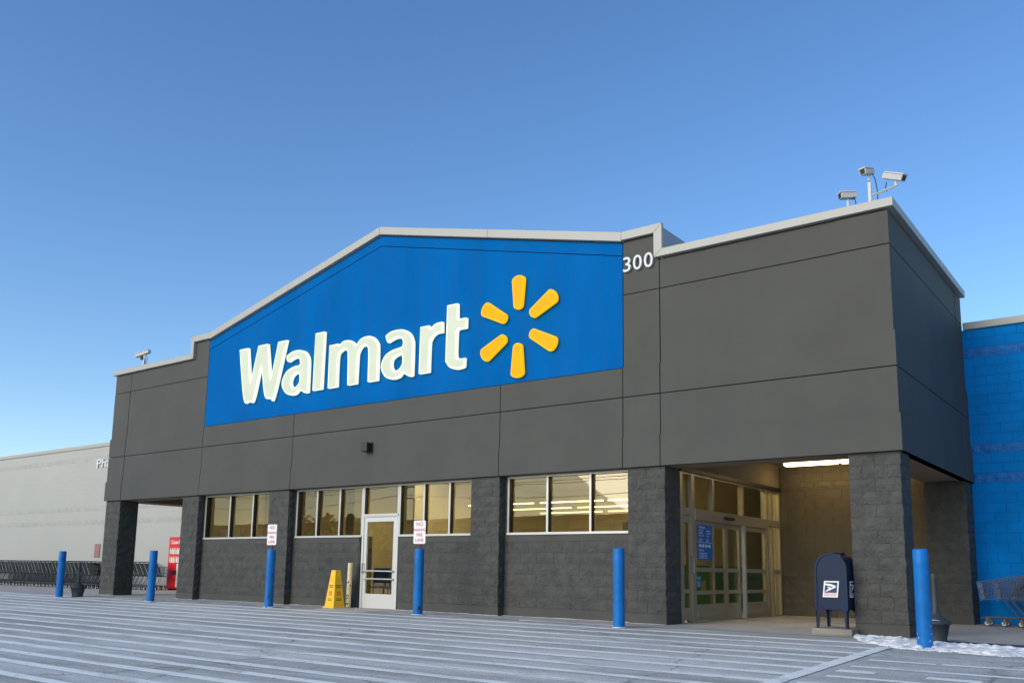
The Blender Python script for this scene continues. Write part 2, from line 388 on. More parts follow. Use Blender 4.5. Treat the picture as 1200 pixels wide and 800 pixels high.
# ------------------------------------------------------------------ block work
BH, BL = .2032, .4064
_bc = {}
def _seed(k): return sum((i+1)*ord(c) for i, c in enumerate(str(k)))
def block_mesh(L, D, side, var, amp, H=BH):
    key = (round(L, 3), round(D, 3), side, var, amp, round(H, 3))
    if key in _bc: return _bc[key]
    rg = random.Random(_seed(key)); b = B(); g = .0022 if amp > .005 else (.0012 if amp < .0015 else .0022); nx = 4 if L > .3 else 2; nzz = 2; vs = []; F = {}
    def P(p): vs.append(p); return len(vs)-1
    for k in range(nzz+1):
        for i in range(nx+1):
            x = g+(L-2*g)*i/nx; z = g+(H-2*g)*k/nzz
            edge = k in (0, nzz) or i == 0 or (i == nx and not side)
            y = amp*.5*rg.random() if edge else -amp*rg.uniform(.1, 1.25)
            if i == nx and side: x += amp*rg.uniform(-.6, .3); y = amp*rg.uniform(-.6, .6)
            if not edge and i < nx: x += rg.uniform(-.25, .25)*L/nx; z += rg.uniform(-.2, .2)*H/nzz
            F[i, k] = P((x, y, z))
    fs = [(F[i,k], F[i+1,k], F[i+1,k+1], F[i,k+1]) for i in range(nx) for k in range(nzz)]
    tri = []
    for q in fs:
        if rg.random() < .5: tri += [(q[0], q[1], q[2]), (q[0], q[2], q[3])]
        else: tri += [(q[0], q[1], q[3]), (q[1], q[2], q[3])]
    if side:
        ny = 3 if D > .3 else 2; S = {(0, k): F[nx, k] for k in range(nzz+1)}
        for k in range(nzz+1):
            for j in range(1, ny+1):
                edge = k in (0, nzz) or j == ny
                x = L-g-(amp*.5*rg.random() if edge else -amp*rg.uniform(.1, 1.25))
                S[j, k] = P((x, g+(D-2*g)*j/ny, g+(H-2*g)*k/nzz))
        for j in range(ny):
            for k in range(nzz): tri += [(S[j,k], S[j+1,k], S[j+1,k+1]), (S[j,k], S[j+1,k+1], S[j,k+1])]
        bl = [P((g, D-g, g)), P((g, D-g, H-g))]
        tri += [tuple([F[i,0] for i in range(nx, -1, -1)]+[bl[0]]+[S[j,0] for j in range(ny, 0, -1)]),
                tuple([F[i,nzz] for i in range(nx+1)]+[S[j,nzz] for j in range(1, ny+1)]+[bl[1]]),
                tuple([F[0,k] for k in range(nzz+1)]+[bl[1], bl[0]])]
    else:
        q = [P((g, D, g)), P((L-g, D, g)), P((L-g, D, H-g)), P((g, D, H-g))]
        tri += [tuple([F[i,0] for i in range(nx, -1, -1)]+[q[0], q[1]]), tuple([F[i,nzz] for i in range(nx+1)]+[q[2], q[3]]),
                tuple([F[0,k] for k in range(nzz+1)]+[q[3], q[0]]), tuple([F[nx,k] for k in range(nzz, -1, -1)]+[q[1], q[2]])]
    b.add(vs, tri); _bc[key] = b; return b
_bm = {}
def put_block(target, L, D, side, loc, rz, amp, mat, name='block', H=BH):
    """target = ('parts', parent) places an object, ('join', B) appends geometry"""
    var = rnd.randrange(5); b = block_mesh(L, D, side, var, amp, H)
    if target[0] == 'parts':
        k = (id(b), mat.name)
        if k not in _bm: _bm[k] = b.mesh('block', mat)
        link(name, _bm[k], target[1], loc, rz)
    else:
        c, s = math.cos(rz), math.sin(rz)
        target[1].add([(loc[0]+c*x-s*y, loc[1]+s*x+c*y, loc[2]+z) for x, y, z in b.v], b.f)
AMP = .017
def row(x0, x1, off):
    """lengths along a course; every other course starts with a half block"""
    out = []; x = x0
    if off: out.append((x, min(BL/2, x1-x))); x += BL/2
    while x < x1-.02:
        l = min(BL, x1-x)
        if x1-(x+l) < .05: l = x1-x
        out.append((x, l)); x += l
    return out
PL = .19                                                      # height of the smooth foot course
def column(parent, x0, x1, y0, y1, mode, top=2.84, sidelen=None):
    c = B(); c.box(x0+.013, x1-.016, y0+.016, y1-.004, .0, top)
    c.box(x0+.004, x1+.004, y0-.004, y1-.002, .0, PL-.004)
    core = c.obj('column', M['plinth'], parent)
    tgt = ('parts', core) if mode == 'parts' else ('join', B())
    nc = 13; H = (top-PL)/nc; W = x1-x0
    for k in range(nc):
        z = PL+k*H; dep = y1-y0; h = W/2
        if k % 2 == 0:
            put_block(tgt, h, .10, False, (x0, y0, z), 0, AMP, M['block'], H=H)
            cd = min(.203, dep); put_block(tgt, h, cd, True, (x0+h, y0, z), 0, AMP, M['block'], H=H); rest = dep-cd
        else:
            put_block(tgt, h/2, .10, False, (x0, y0, z), 0, AMP, M['block'], H=H)
            put_block(tgt, h, .10, False, (x0+h/2, y0, z), 0, AMP, M['block'], H=H)
            cd = min(.40, dep); put_block(tgt, h/2, cd, True, (x0+1.5*h, y0, z), 0, AMP, M['block'], H=H); rest = dep-cd
        if rest > .05: put_block(tgt, rest, .10, False, (x1, y0+cd, z), R(90), AMP, M['block'], H=H)
    if mode != 'parts':
        o = stuff(tgt[1].obj('blockwork', M['block'], core))
    return core

bld = thing('store_entrance_building', 'dark grey store front with a blue gable, open porches at both ends and block piers', 'building')
YC = .07
cols = [(-23.20,-22.39,.67,'join'),(-19.14,-18.36,.27,'join'),(-15.31,-14.53,.275,'join'),(-8.63,-7.865,.27,'parts'),(-4.86,-4.09,.67,'parts'),(-.842,-.055,.67,'parts')]
for x0, x1, y1, md in cols: column(bld, x0, x1, YC, y1, md)

# low walls below the windows: smooth foot and smooth band under the sill, split blocks between
YW = .262
def bay(x0, x1, mode, z1=1.66):
    c = B(); c.box(x0-.06, x1+.03, YW+.014, YW+.25, 0, z1); c.box(x0, x1, YW-.004, YW+.014, 0, PL-.004)
    c.box(x0, x1, YW-.004, YW+.014, z1-.155, z1)
    core = c.obj('low_wall', M['plinth'], bld)
    tgt = ('parts', core) if mode == 'parts' else ('join', B())
    n = 6; H = (z1-.155-PL)/n
    for k in range(n):
        for x, l in row(x0, x1, k % 2):
            put_block(tgt, l, .026, False, (x, YW, PL+k*H), 0, .010, M['block'], H=H)
    if mode != 'parts': stuff(tgt[1].obj('blockwork', M['block'], core))
bay(-18.36, -15.31, 'join'); bay(-14.53, -12.16, 'join'); bay(-10.85, -8.63, 'parts'); bay(-7.865, -4.86, 'parts')
b = B(); b.box(-12.16, -12.02, YW+.06, YW+.3, 0, 1.66); b.obj('door_reveal', M['plinth'], bld)

# ------------------------------------------------------------------ stucco panels
H0, Z1, ZS1, ZB, Z2, Z3 = 2.845, 4.186, 3.43, 4.762, 6.199, 6.772
T = .026
def ty(z): return 0 if z < ZS1-.01 else (T if z < ZB-.01 else 2*T)     # each tier sits a little further back than the one below
GW = .009
def panel(x0, x1, z0, z1, mat='eifs', lx=0, rx=0, extra=0):
    GL = 0 if x0 == XP else GW; GR = -.004 if x1 == XP else GW
    """front panel; lx / rx: this end is the outer corner and steps in with the tiers"""
    b = B(); cuts = [z0]+[z for z in (ZS1, ZB) if z0+.01 < z < z1-.01]+[z1]
    for a, c in zip(cuts, cuts[1:]):
        y = ty((a+c)/2)-extra; o = ty((a+c)/2)
        za = a+(GW if a == z0 and z0 > H0+.01 else 0); zc = c-(GW if c == z1 else 0)
        b.box(x0+(o if lx else GL), x1-(o if rx else GR), y, .16, za, zc)
    return b.obj('panel', M[mat], bld)
XL, X6, X7, XA, XB, X9, X8, XR = -23.215, -22.293, -18.308, -14.452, -7.857, -4.93, -4.146, 0.0
XP = -.865
for x0, x1, lx, rx, e in ((XL, X6, 1, 0, .006), (X6, X7, 0, 0, 0), (X8, XP, 0, 0, 0), (XP, XR, 0, 1, .014)):
    panel(x0, x1, H0, Z1, lx=lx, rx=rx, extra=e); panel(x0, x1, Z1, Z2, lx=lx, rx=rx, extra=e)
for x0, x1 in ((XL, X6), (X8, XP), (XP, XR)): panel(x0, x1, Z2, Z3, lx=x0 == XL, rx=x1 == XR, extra=.014 if x0 == XP else 0)
for x0, x1 in ((X7, XA), (XA, XB), (XB, X9), (X9, X8)): panel(x0, x1, H0, Z1)
for x0, x1 in ((X7, XA), (XA, XB), (XB, X9)): panel(x0, x1, Z1, ZB)
panel(X9, X8, Z1, Z2, extra=.004)
def poly_panel(poly, mat): return B().prism(poly, 2*T, .16).obj('panel', M[mat], bld)
poly_panel([(X6+GW, Z2+GW), (X7-GW, Z2+GW), (X7-GW, 7.262), (-19.0, 7.262), (-19.0, Z3), (X6+GW, Z3)], 'eifs')
poly_panel([(X9+GW, Z2+GW), (X8-GW, Z2+GW), (X8-GW, 7.262), (X9+GW, 7.262)], 'eifs')
AX = -11.58
def gz(x, drop=0): return 9.07-(9.07-7.45)*abs(x-AX)/(AX+18.24)-drop
JD = .47                                                                    # the joint that follows the gable, below the roof edge
poly_panel([(X7+GW, ZB+GW), (X9-GW, ZB+GW), (X9-GW, gz(X9, JD)), (AX, gz(AX, JD)), (X7+GW, gz(X7, JD))], 'blueeifs')
poly_panel([(X7+GW, gz(X7, JD-.018)), (AX, gz(AX, JD-.018)), (X9-GW, gz(X9, JD-.018)), (X9-GW, gz(X9, .208)), (AX, gz(AX, .208)), (X7+GW, gz(X7, .208))], 'blueeifs')
# right flank panels (facing +x)
for y0, y1, e in ((0, .88, .014), (.88, 5.25, 0), (5.25, 5.86, .008)):
    for z0, z1 in ((H0, Z1), (Z1, Z2), (Z2, Z3)):
        b = B(); cuts = [z0]+[z for z in (ZS1, ZB) if z0+.01 < z < z1-.01]+[z1]
        for a, c in zip(cuts, cuts[1:]):
            o = ty((a+c)/2); za = a+(GW if a == z0 and z0 > H0+.01 else 0); zc = c-(GW if c == z1 else 0)
            b.box(-.155, -o+(e if y0 > 0 else 0), (.165 if y0 == 0 else y0+.004), y1+(-GW*.5 if y1 > 5.3 else .004), za, zc)
        b.obj('panel', M['eifs'], bld)
# dark backing seen in the joints, beams, soffits and roof
b = B()
b.box(XL+.07, -.07, .085, .40, H0+.004, Z3-.01); b.box(-.40, -.07, .41, 5.85, H0+.004, Z3-.01); b.box(XL+.07, XL+.4, .41, 5.85, H0+.004, Z3-.01)
b.prism([(-19.0, Z3), (-4.2, Z3), (-4.2, 7.3), (-4.9, 7.33), (AX, 8.9), (-18.24, 7.33), (-19.0, 7.3)], .09, .40)  # its dark edge below the coping stands in for a shadow line
b.obj('wall_backing', M['groove'], bld)
b = B(); b.box(XL+.01, -.01, .165, .66, H0-.0, H0+.003); b.box(-.84, -.012, .665, 5.85, H0, H0+.003); b.box(XL+.012, -22.4, .665, 5.85, H0, H0+.003)
b.box(-22.4, -.84, .62, .668, H0+.006, 3.43); b.box(-.86, -.842, .67, 5.85, H0+.006, 3.43); b.box(-22.4, -22.38, .67, 5.85, H0+.006, 3.43)
b.obj('beam_lining', M['tan'], bld)
b = B(); b.box(-4.1, -.86, .67, 5.86, 3.43, 3.5); b.box(-22.38, -19.14, .67, 5.86, 3.43, 3.5); b.obj('porch_ceiling', M['tan'], bld)
b = B(); b.box(XL+.1, -.1, .2, 5.86, 6.55, 6.6); b.box(-18.9, -4.3, .4, 4.5, 7.0, 7.05); b.obj('roof', M['galv'], bld)
b = B(); b.box(XL+.03, XL+.07, .17, 5.86, H0, Z3); b.obj('flank_panel', M['eifs'], bld)
# corrugated end of the raised gable behind the parapet
b = B()
for i in range(15):
    y = .055+i*.13; b.box(-4.10, -4.085, y, y+.07, 6.7, 7.40); b.box(-4.094, -4.0855, y+.07, y+.13, 6.7, 7.40)
b.obj('corrugated_siding', M['copingblue'], bld)
# pitched roof body behind the gable
b = B(); b.prism([(-18.2, 7.0), (-4.9, 7.0), (-4.9, 7.25), (AX, 8.8), (-18.2, 7.25)], .42, 6.0); b.obj('gable_roof', M['galv'], bld)

# coping: one part per length, mitred at the corners
CT = .165
def cope(p, q, y0=-.035, y1=.36, t0=None, t1=None):
    """p,q outer edge (x,z) ends, t0,t1 the inner edge ends"""
    return bevel(B().prism([t0, t1, q, p], y0, y1).obj('coping', M['coping'], bld), .004, 1)
g2 = .002
def flat(x0, x1, zt, h=CT, **k): return cope((x0+g2, zt), (x1-g2, zt), t0=(x0+g2, zt-h), t1=(x1-g2, zt-h), **k)
flat(-23.27, -22.3, 6.94, .15); 
cope((-22.3, 6.94), (-19.12, 6.94), t0=(-22.3, 6.79), t1=(-18.97, 6.79))
cope((-19.12, 7.445), (-18.97, 7.28), t0=(-19.12, 6.942), t1=(-18.97, 6.792))
cope((-19.118, 7.447), (-18.24, 7.45), t0=(-18.968, 7.282), t1=(-18.24, 7.285))
seams = [-18.24, -15.0, AX]
for a, c in ((-18.24, -14.9), (-14.9, AX), (AX, -8.25), (-8.25, -4.92)):
    cope((a+g2, gz(a)), (c-g2, gz(c)), t0=(a+g2, gz(a, .185)), t1=(c-g2, gz(c, .185)))
cope((-4.918, 7.45), (-4.05, 7.447), y1=.05, t0=(-4.918, 7.285), t1=(-4.225, 7.282))
cope((-4.223, 7.28), (-4.05, 7.444), y1=.05, t0=(-4.223, 6.80), t1=(-4.05, 6.94))
cope((-4.048, 6.94), (.05, 6.94), t0=(-4.221, 6.795), t1=(.05, 6.795))
b = B(); b.box(-.30, .05, .362, 3.1, 6.797, 6.94); bevel(b.obj('coping', M['coping'], bld), .004, 1)
b = B(); b.box(-.30, .05, 3.104, 5.90, 6.797, 6.94); bevel(b.obj('coping', M['coping'], bld), .004, 1)

# ------------------------------------------------------------------ windows and the single door
def window(x0, x1, mull, z0=1.685, z1=2.80, kick=True):
    """frame part with mullions, glass panes as sub-parts"""
    fr = B(); t = .045; y0, y1 = YW-.012, YW+.11
    fr.box(x0, x1, y0-.02, y1, z0-.045, z0); fr.box(x0, x1, y0, y1, z1, z1+.04)
    o = fr.obj('window_frame', M['alu'], bld)
    ed = [x0]+mull+[x1]
    for i, x in enumerate(ed):
        a, c = (x, x+t) if i == 0 else ((x-t, x) if i == len(ed)-1 else (x-t/2, x+t/2))
        m = B(); m.box(a, c, y0+.003, y0+.018, z0, z1, 0); m.box(a+.004, c-.001, y0+.018, y0+.12, z0, z1, 1)  # dark body behind the pale cap: side shade put into the colour
        m.obj('mullion', [M['alu'], M['alushade']], o)
    for i in range(len(ed)-1):
        a = ed[i]+(t if i == 0 else t/2); c = ed[i+1]-(t if i == len(ed)-2 else t/2)
        p = B(); p.add([(a, y0+.085, z0), (c, y0+.085, z0), (c, y0+.085, z1), (a, y0+.085, z1)], [(0,1,2,3)])
        p.obj('pane', M['glass'], o)
    return o
window(-18.30, -15.31, [-17.18, -16.20])
window(-14.45, -12.06, [-13.68, -12.86])
window(-12.055, -10.895, [], z0=2.16)
window(-10.89, -8.63, [-10.13, -9.38])
window(-7.80, -4.865, [-6.80, -5.79])
for a, c in ((-18.37,-18.301),(-14.54,-14.451),(-7.875,-7.801)): B().box(a, c, YW, YW+.2, 1.64, 2.842).obj('window_jamb', M['plinth'], bld)
# pale single door with glass above a solid bottom rail and two cross bars
dx0, dx1 = -12.0, -10.95
fr = B(); fy0, fy1 = YW-.012, YW+.11
fr.box(dx0-.06, dx0, fy0, fy1, 0, 2.155); fr.box(dx1, dx1+.06, fy0, fy1, 0, 2.155); fr.box(dx0, dx1, fy0, fy1, 2.095, 2.155)
dfr = fr.obj('door_frame', M['aluwhite'], bld)
d = B(); y0, y1 = fy0+.012, fy0+.06; s = .10
d.box(dx0+.006, dx0+s, y0, y1, .015, 2.09); d.box(dx1-s, dx1-.006, y0, y1, .015, 2.09)
d.box(dx0+s, dx1-s, y0, y1, 1.99, 2.09); d.box(dx0+s, dx1-s, y0, y1, .015, .34)
door = d.obj('door', M['aluwhite'], bld)
b = B(); b.add([(dx0+s, y0+.03, .34), (dx1-s, y0+.03, .34), (dx1-s, y0+.03, 1.99), (dx0+s, y0+.03, 1.99)], [(0,1,2,3)]); b.obj('pane', M['doorglass'], door)
b = B(); b.bar((dx0+.04, y0-.05, .68), (dx1-.04, y0-.05, .68), .018, 8, smooth=True); b.bar((dx0+.04, y0-.05, .86), (dx1-.04, y0-.05, .86), .018, 8, smooth=True)
for x in (dx0+.05, dx1-.05):
    for z in (.68, .86): b.bar((x, y0-.05, z), (x, y0, z), .012, 6)
b.obj('push_bar', M['alu'], door)
b = B(); b.tube([(dx0+.03, y0, 1.02), (dx0+.03, y0-.06, 1.02), (dx0+.03, y0-.06, .82), (dx0+.03, y0, .82)], .012); b.obj('handle', M['galv'], door)
b = B(); b.box(-12.055, -10.9, YW-.012, YW+.11, 2.158, 2.17); b.obj('transom', M['aluwhite'], bld)
# dark header under the stucco over the windows
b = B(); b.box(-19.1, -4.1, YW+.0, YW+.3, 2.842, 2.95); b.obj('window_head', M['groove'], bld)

# ------------------------------------------------------------------ automatic doors in the left wall of the porch (facing +x)
DX = -4.10
sf = thing('entrance_doors', 'satin metal sliding entrance doors with a blue poster on the glass', 'doors')
def bx(b, y0, y1, z0, z1, d0=-.05, d1=.0, mi=0): return b.box(DX+d0, DX+d1, y0, y1, z0, z1, mi)
fr = B()
for y in (.68, 1.16, 5.02): bx(fr, y, y+.09 if y != 1.16 else y+.13, 0, 2.812, -.12, .012)
bx(fr, 5.80, 5.855, 0, 2.812, -.12, .012)
bx(fr, .77, 1.16, 2.0, 2.14, -.1, .006); bx(fr, 1.29, 5.02, 1.93, 2.14, -.12, .03); bx(fr, .77, 5.80, 2.78, 2.813, -.12, .006); bx(fr, 5.11, 5.80, 2.0, 2.14, -.1, .006)
for y in (2.13, 3.66): bx(fr, y, y+.08, 2.14, 2.78, -.10, .006)
bx(fr, 5.36, 5.42, 0, 2.78, -.1, .004); bx(fr, 5.42, 5.8, .95, 1.03, -.1, .004)
bx(fr, .77, 5.80, 0, .02, -.12, .01)
sfr = fr.obj('door_frame', M['aluwarm'], sf)
b = B(); b.box(DX+.03, DX+.10, 2.62, 3.02, 2.0, 2.055); b.obj('motion_sensor', M['black'], sf)
def leaf(y0, y1, off, label=None, kick=True, name='door_leaf'):
    b = B(); st = .065
    for a in (y0, y1-st): bx(b, a, a+st, .03, 1.92, off-.045, off)
    bx(b, y0+st, y1-st, 1.83, 1.92, off-.045, off); bx(b, y0+st, y1-st, .03, .33, off-.045, off)
    bx(b, y0+st, y1-st, .95, 1.03, off-.045, off+.008); bx(b, y0+st, y1-st, .52, .59, off-.045, off+.012)
    if kick: bx(b, y0+st*.6, y1-st*.6, .10, .21, off+.002, off+.045)
    o = b.obj(name, M['aluwarm'], sf)
    for z0, z1 in ((.33, .52), (.59, .95), (1.03, 1.83)):
        p = B(); X = DX+off-.02; p.add([(X, y0+st, z0), (X, y1-st, z0), (X, y1-st, z1), (X, y0+st, z1)], [(0,1,2,3)]); p.obj('pane', M['doorglass'], o)
    return o
l1 = leaf(1.31, 2.22, -.01); l2 = leaf(2.20, 2.92, -.07, kick=False); l3 = leaf(2.94, 3.66, -.07, kick=False); l4 = leaf(3.70, 4.98, -.01)
b = B(); bx(b, 3.66, 3.74, 0, 1.93, -.04, .03); b.obj('post', M['alu'], sf)
# hinged leaf next to the column with its pull handle
hl = B(); 
for a in (.775, 1.09): bx(hl, a, a+.065, .03, 1.99, -.05, -.005)
bx(hl, .84, 1.09, 1.86, 1.99, -.05, -.005); bx(hl, .84, 1.09, .06, .28, -.05, -.005); bx(hl, .84, 1.09, .55, .62, -.05, .0)
ho = hl.obj('door_leaf', M['aluwarm'], sf)
b = B(); b.tube([(DX, 1.11, 1.22), (DX+.07, 1.11, 1.22), (DX+.07, 1.11, .92), (DX, 1.11, .92)], .014); b.obj('handle', M['galv'], ho)
for z0, z1 in ((.28, .55), (.62, 1.86)):
    p = B(); p.add([(DX-.03, .84, z0), (DX-.03, 1.09, z0), (DX-.03, 1.09, z1), (DX-.03, .84, z1)], [(0,1,2,3)]); p.obj('pane', M['doorglass'], ho)
for y0, y1 in ((.77, 1.16), (1.29, 2.13), (2.21, 3.66), (3.74, 5.02), (5.11, 5.36), (5.42, 5.80)):
    p = B(); p.add([(DX-.06, y0, 2.14), (DX-.06, y1, 2.14), (DX-.06, y1, 2.78), (DX-.06, y0, 2.78)], [(0,1,2,3)]); p.obj('pane', M['doorglass'], sfr)
for y0, y1 in ((5.11, 5.36), (5.42, 5.80)):
    p = B(); p.add([(DX-.06, y0, .02), (DX-.06, y1, .02), (DX-.06, y1, 2.0), (DX-.06, y0, 2.0)], [(0,1,2,3)]); p.obj('pane', M['doorglass'], sfr)
# poster: two stacked sheets with rows of white print
ps = tag(B().box(DX-.008, DX-.002, 1.42, 2.10, 1.17, 1.855).obj('poster', M['poster']), 'blue poster with rows of small white print on the entrance glass', 'poster')
def print_line(y, z, s, txt, mat='signwhite', X=DX+.0):
    o = link('print', text_mesh(txt, s, M[mat], depth=.0008), ps, (X, y, z)); o.rotation_euler = (R(90), 0, R(90)); return o
b = B(); b.box(DX-.002, DX+.000, 1.42, 2.10, 1.508, 1.516); b.obj('divider', M['signwhite'], ps)
print_line(1.49, 1.78, .07, 'Welcome')
for i, z in enumerate((1.73, 1.68, 1.63)): print_line(1.49, z, .042, ('store hours', 'open daily', '6am - 11pm')[i]); print_line(1.84, z, .042, ('pharmacy', '9am - 7pm', 'pickup')[i])
for z in (1.57, 1.535): print_line(1.49, z, .03, 'vision center'); print_line(1.82, z, .03, 'auto care')
for k in range(4): 
    b = B(); b.box(DX-.002, DX+.001, 1.50+k*.14, 1.58+k*.14, 1.42, 1.475); b.obj('icon', M['signwhite'], ps)
print_line(1.49, 1.345, .06, 'Entrance')
for z in (1.30, 1.27, 1.24, 1.21): print_line(1.49, z, .026, 'for your safety please use caution')
b = B(); b.box(DX-.008, DX-.004, 1.40, 1.53, .80, .86); b.box(DX-.008, DX-.004, 1.40, 1.53, .66, .77); b.obj('decal', M['cyan'], sf)
# soffit face above the doors
b = B(); b.box(DX-.12, DX+.01, .67, 5.86, 2.862, 3.43); b.obj('door_head_wall', M['tan'], bld)
b = B(); b.box(DX-.10, DX+.05, .67, 5.86, 2.815, 2.895); b.obj('door_head_shadow', M['alushade'], bld)  # dark strip standing in for the shadow above the door frame
# wall closing the porch on the left end of the room (mirror of the doors)
b = B(); b.box(-19.14, -19.0, .27, 5.86, 0, 3.43); b.obj('porch_end_wall', M['block'], bld)

# ------------------------------------------------------------------ main building walls
YM = 5.87
def courses(tgt, x0, x1, z0, z1, mat, amp=.002, mirror=False, skip=()):
    n = round((z1-z0)/BH); H = (z1-z0)/n
    for k in range(n):
        if k in skip: continue
        for x, l in row(x0, x1, k % 2): put_block(tgt, l, .012, False, (x, YM, z0+k*H), 0, amp, mat, H=H)
bw = thing('blue_block_wall', 'bright blue painted block wall beside the right porch, with rough block bands', 'wall', (0, 0, 0))
b = B(); b.box(-.04, 14, YM+.02, YM+.3, 0, 6.08); core = b.obj('wall', M['blueblock'], bw)
rough = {3, 16, 17, 27}
rough = {3, 14, 17, 27}
n = 30; Hb = 6.08/n
jb, jr = B(), B()
for k in range(n):
    rg_ = k in rough
    for x, l in row(-.055, 14, k % 2):
        if x+l < .0-.02: continue
        xx = max(x, -.05); ll = x+l-xx
        if ll < .03: continue
        if xx < 2.6: tgt = ('parts', core)
        else: tgt = ('join', jr if rg_ else jb)
        put_block(tgt, ll, .022, False, (xx, YM, k*Hb), 0, .016 if rg_ else .0018, M['bluerough'] if rg_ else M['blueblock'], H=Hb)
stuff(jb.obj('blockwork', M['blueblock'], core)); stuff(jr.obj('rough_blockwork', M['bluerough'], core))
for x0 in (-.02, 3.2, 6.4, 9.6):
    b = B(); b.box(x0, x0+3.196, YM-.05, YM+.35, 6.08, 6.23); bevel(b.obj('coping', M['coping'], bw), .004, 1)

lw = thing('beige_block_wall', 'long pale beige block wall of the store beyond the left porch', 'wall')
b = B(); b.box(-90, -19.0, YM+.008, YM+.3, 0, 6.05); core = b.obj('wall', M['beigewall'], lw)
jb, jr = B(), B()
lrough = {13, 16, 27}
for k in range(30):
    H = 6.05/30
    for x, l in row(-46, -26, k % 2):
        put_block(('join', jr if k in lrough else jb), l, .012, False, (x, YM, k*H), 0, .010 if k in lrough else .0012, M['beigewall'], H=H)
stuff(jb.obj('blockwork', M['beigewall'], core)); stuff(jr.obj('rough_blockwork', M['beigerough'], core))
for i in range(22):
    x0 = -90+i*3.2; b = B(); b.box(x0, x0+3.19, YM-.05, YM+.35, 6.05, 6.20); b.obj('coping', M['coping'], lw)
# tan block wall at the back of the right porch, grey pilaster at its end
b = B(); b.box(-4.1, -.06, YM+.02, YM+.2, 0, 3.43); pw = b.obj('porch_back_wall', M['tanblock'], bld)
j, jr = B(), B(); nn = 17; H = 3.43/nn
for k in range(nn):
    for x, l in row(-4.1, -.84, k % 2):
        rg_ = k in (1, 2, 3, 4, 14)
        put_block(('join', jr if rg_ else j), l, .022, False, (x, YM, k*H), 0, .013 if rg_ else .0018, M['tanblock'], H=H)
stuff(j.obj('blockwork', M['tanblock'], pw)); stuff(jr.obj('rough_blockwork', M['tanblock'], pw))
column(bld, -.842, -.055, 5.25, YM, 'join')
b = B(); b.box(-1.02, -.98, YM-.02, YM+.0, .30, .42); b.box(-3.02, -2.9, YM-.05, YM, .33, .45); b.obj('outlet_cover', M['galv'], bld)
# the two light fittings on the porch ceiling
def batten(x0, lab):
    t = thing('ceiling_light', lab, 'light', (x0, 5.22, 3.43), group='light fittings on the porch ceiling')
    b = B(); b.box(.0, 1.20, -.11, .11, -.035, 0); b.obj('housing', M['signwhite'], t)
    b = B(); b.box(.02, 1.18, -.10, .10, -.10, -.036); bevel(b.obj('diffuser', M['tube'], t), .02, 2)
batten(-3.72, 'left one of two glowing warm tube lights on the porch ceiling')
batten(-2.50, 'right one of two warm tube lights, partly hidden by the right column')
t = tag(B().lathe([(.05, 0), (.07, -.03), (.05, -.09), (.02, -.12)], (-2.0, 4.2, 3.43), 14).obj('dome_sensor', M['camwhite']), 'small round sensor hanging from the porch ceiling by the right column', 'sensor')

# ------------------------------------------------------------------ rooms behind the glass
inn = thing('shop_interior', 'cream rooms seen dimly through the bronze windows and doors', 'room')
b = B(); b.box(-18.95, -4.2, .50, 18, .0, .012); b.obj('floor', M['intfloor'], inn)
b = B(); b.box(-18.95, -4.2, .55, 5.8, 3.40, 3.45); b.box(-18.95, -4.3, 5.8, 18, 4.3, 4.35); b.obj('ceiling', M['intceil'], inn)
b = B(); b.box(-18.95, -12.6, 4.6, 4.7, 0, 3.4); b.box(-18.95, -18.9, .55, 18, 0, 4.3); b.box(-18.9, -6.4, 17.8, 17.9, 0, 4.3)
b.box(-6.45, -6.35, 5.4, 17.8, 1.12, 4.3); b.box(-4.3, -4.24, 5.95, 18, 0, 4.3); b.box(-12.7, -12.6, 2.6, 4.6, 0, 3.4)
b.box(-18.9, -4.3, 5.5, 5.52, 3.45, 4.4)
b.obj('partition', M['intcream'], inn)
b = B(); b.box(-6.45, -6.34, 5.4, 17.8, .012, 1.12); b.obj('green_panel', M['green'], inn)
for y, s, tx in ((7.6, .16, 'Pickup'), (9.6, .12, 'Welcome')):
    o = link('print', text_mesh(tx, s, M['cyan'], depth=.001), inn, (-6.33, y, .75)); o.rotation_euler = (R(90), 0, R(90))
for y, z in ((6.4, .45), (8.9, .40)):
    b = B(); b.box(-6.335, -6.325, y, y+.25, z, z+.3); b.obj('notice', M['camwhite'], inn)
for i, x in enumerate((-17.2, -14.4)):
    b = B(); b.box(x, x+.3, 1.4+i*.5, 1.7+i*.5, .012, 3.4); b.obj('interior_pillar', M['intcream'], inn)
LX = [(-17.5, -14.6), (-14.3, -11.8), (-11.6, -8.6)]
for y in (10.8, 13.2, 15.4):
    for x0, x1 in LX:
        b = B(); b.box(x0, x1, y-.04, y+.04, 3.23, 3.27)
        tag(b.obj('ceiling_light', M['litstrip']), 'row of fluorescent tubes glowing deep inside the store', 'light', 'fluorescent rows inside the store')
for x, y in ((-16.5, 2.4), (-11.5, 2.6), (-7.5, 2.6), (-5.4, 3.0), (-9.5, 4.2)):  # fill panels added above the sight line to light the front rooms
    b = B(); b.box(x-.6, x+.6, y-.12, y+.12, 3.34, 3.395)
    tag(b.obj('ceiling_light', M['fillpanel']), 'added warm fill panel, out of view just inside the front windows', 'light', 'added fill panels inside the front windows')
for x in (-15.5, -12.5, -9.5):  # larger fill panels, added out of view to light back wall and floor
    b = B(); b.box(x-1.0, x+1.0, 8.4, 9.4, 4.27, 4.295)
    tag(b.obj('ceiling_light', M['fillpanel']), 'large added fill panel, out of view over the shop floor', 'light', 'added fill panels over the shop floor')
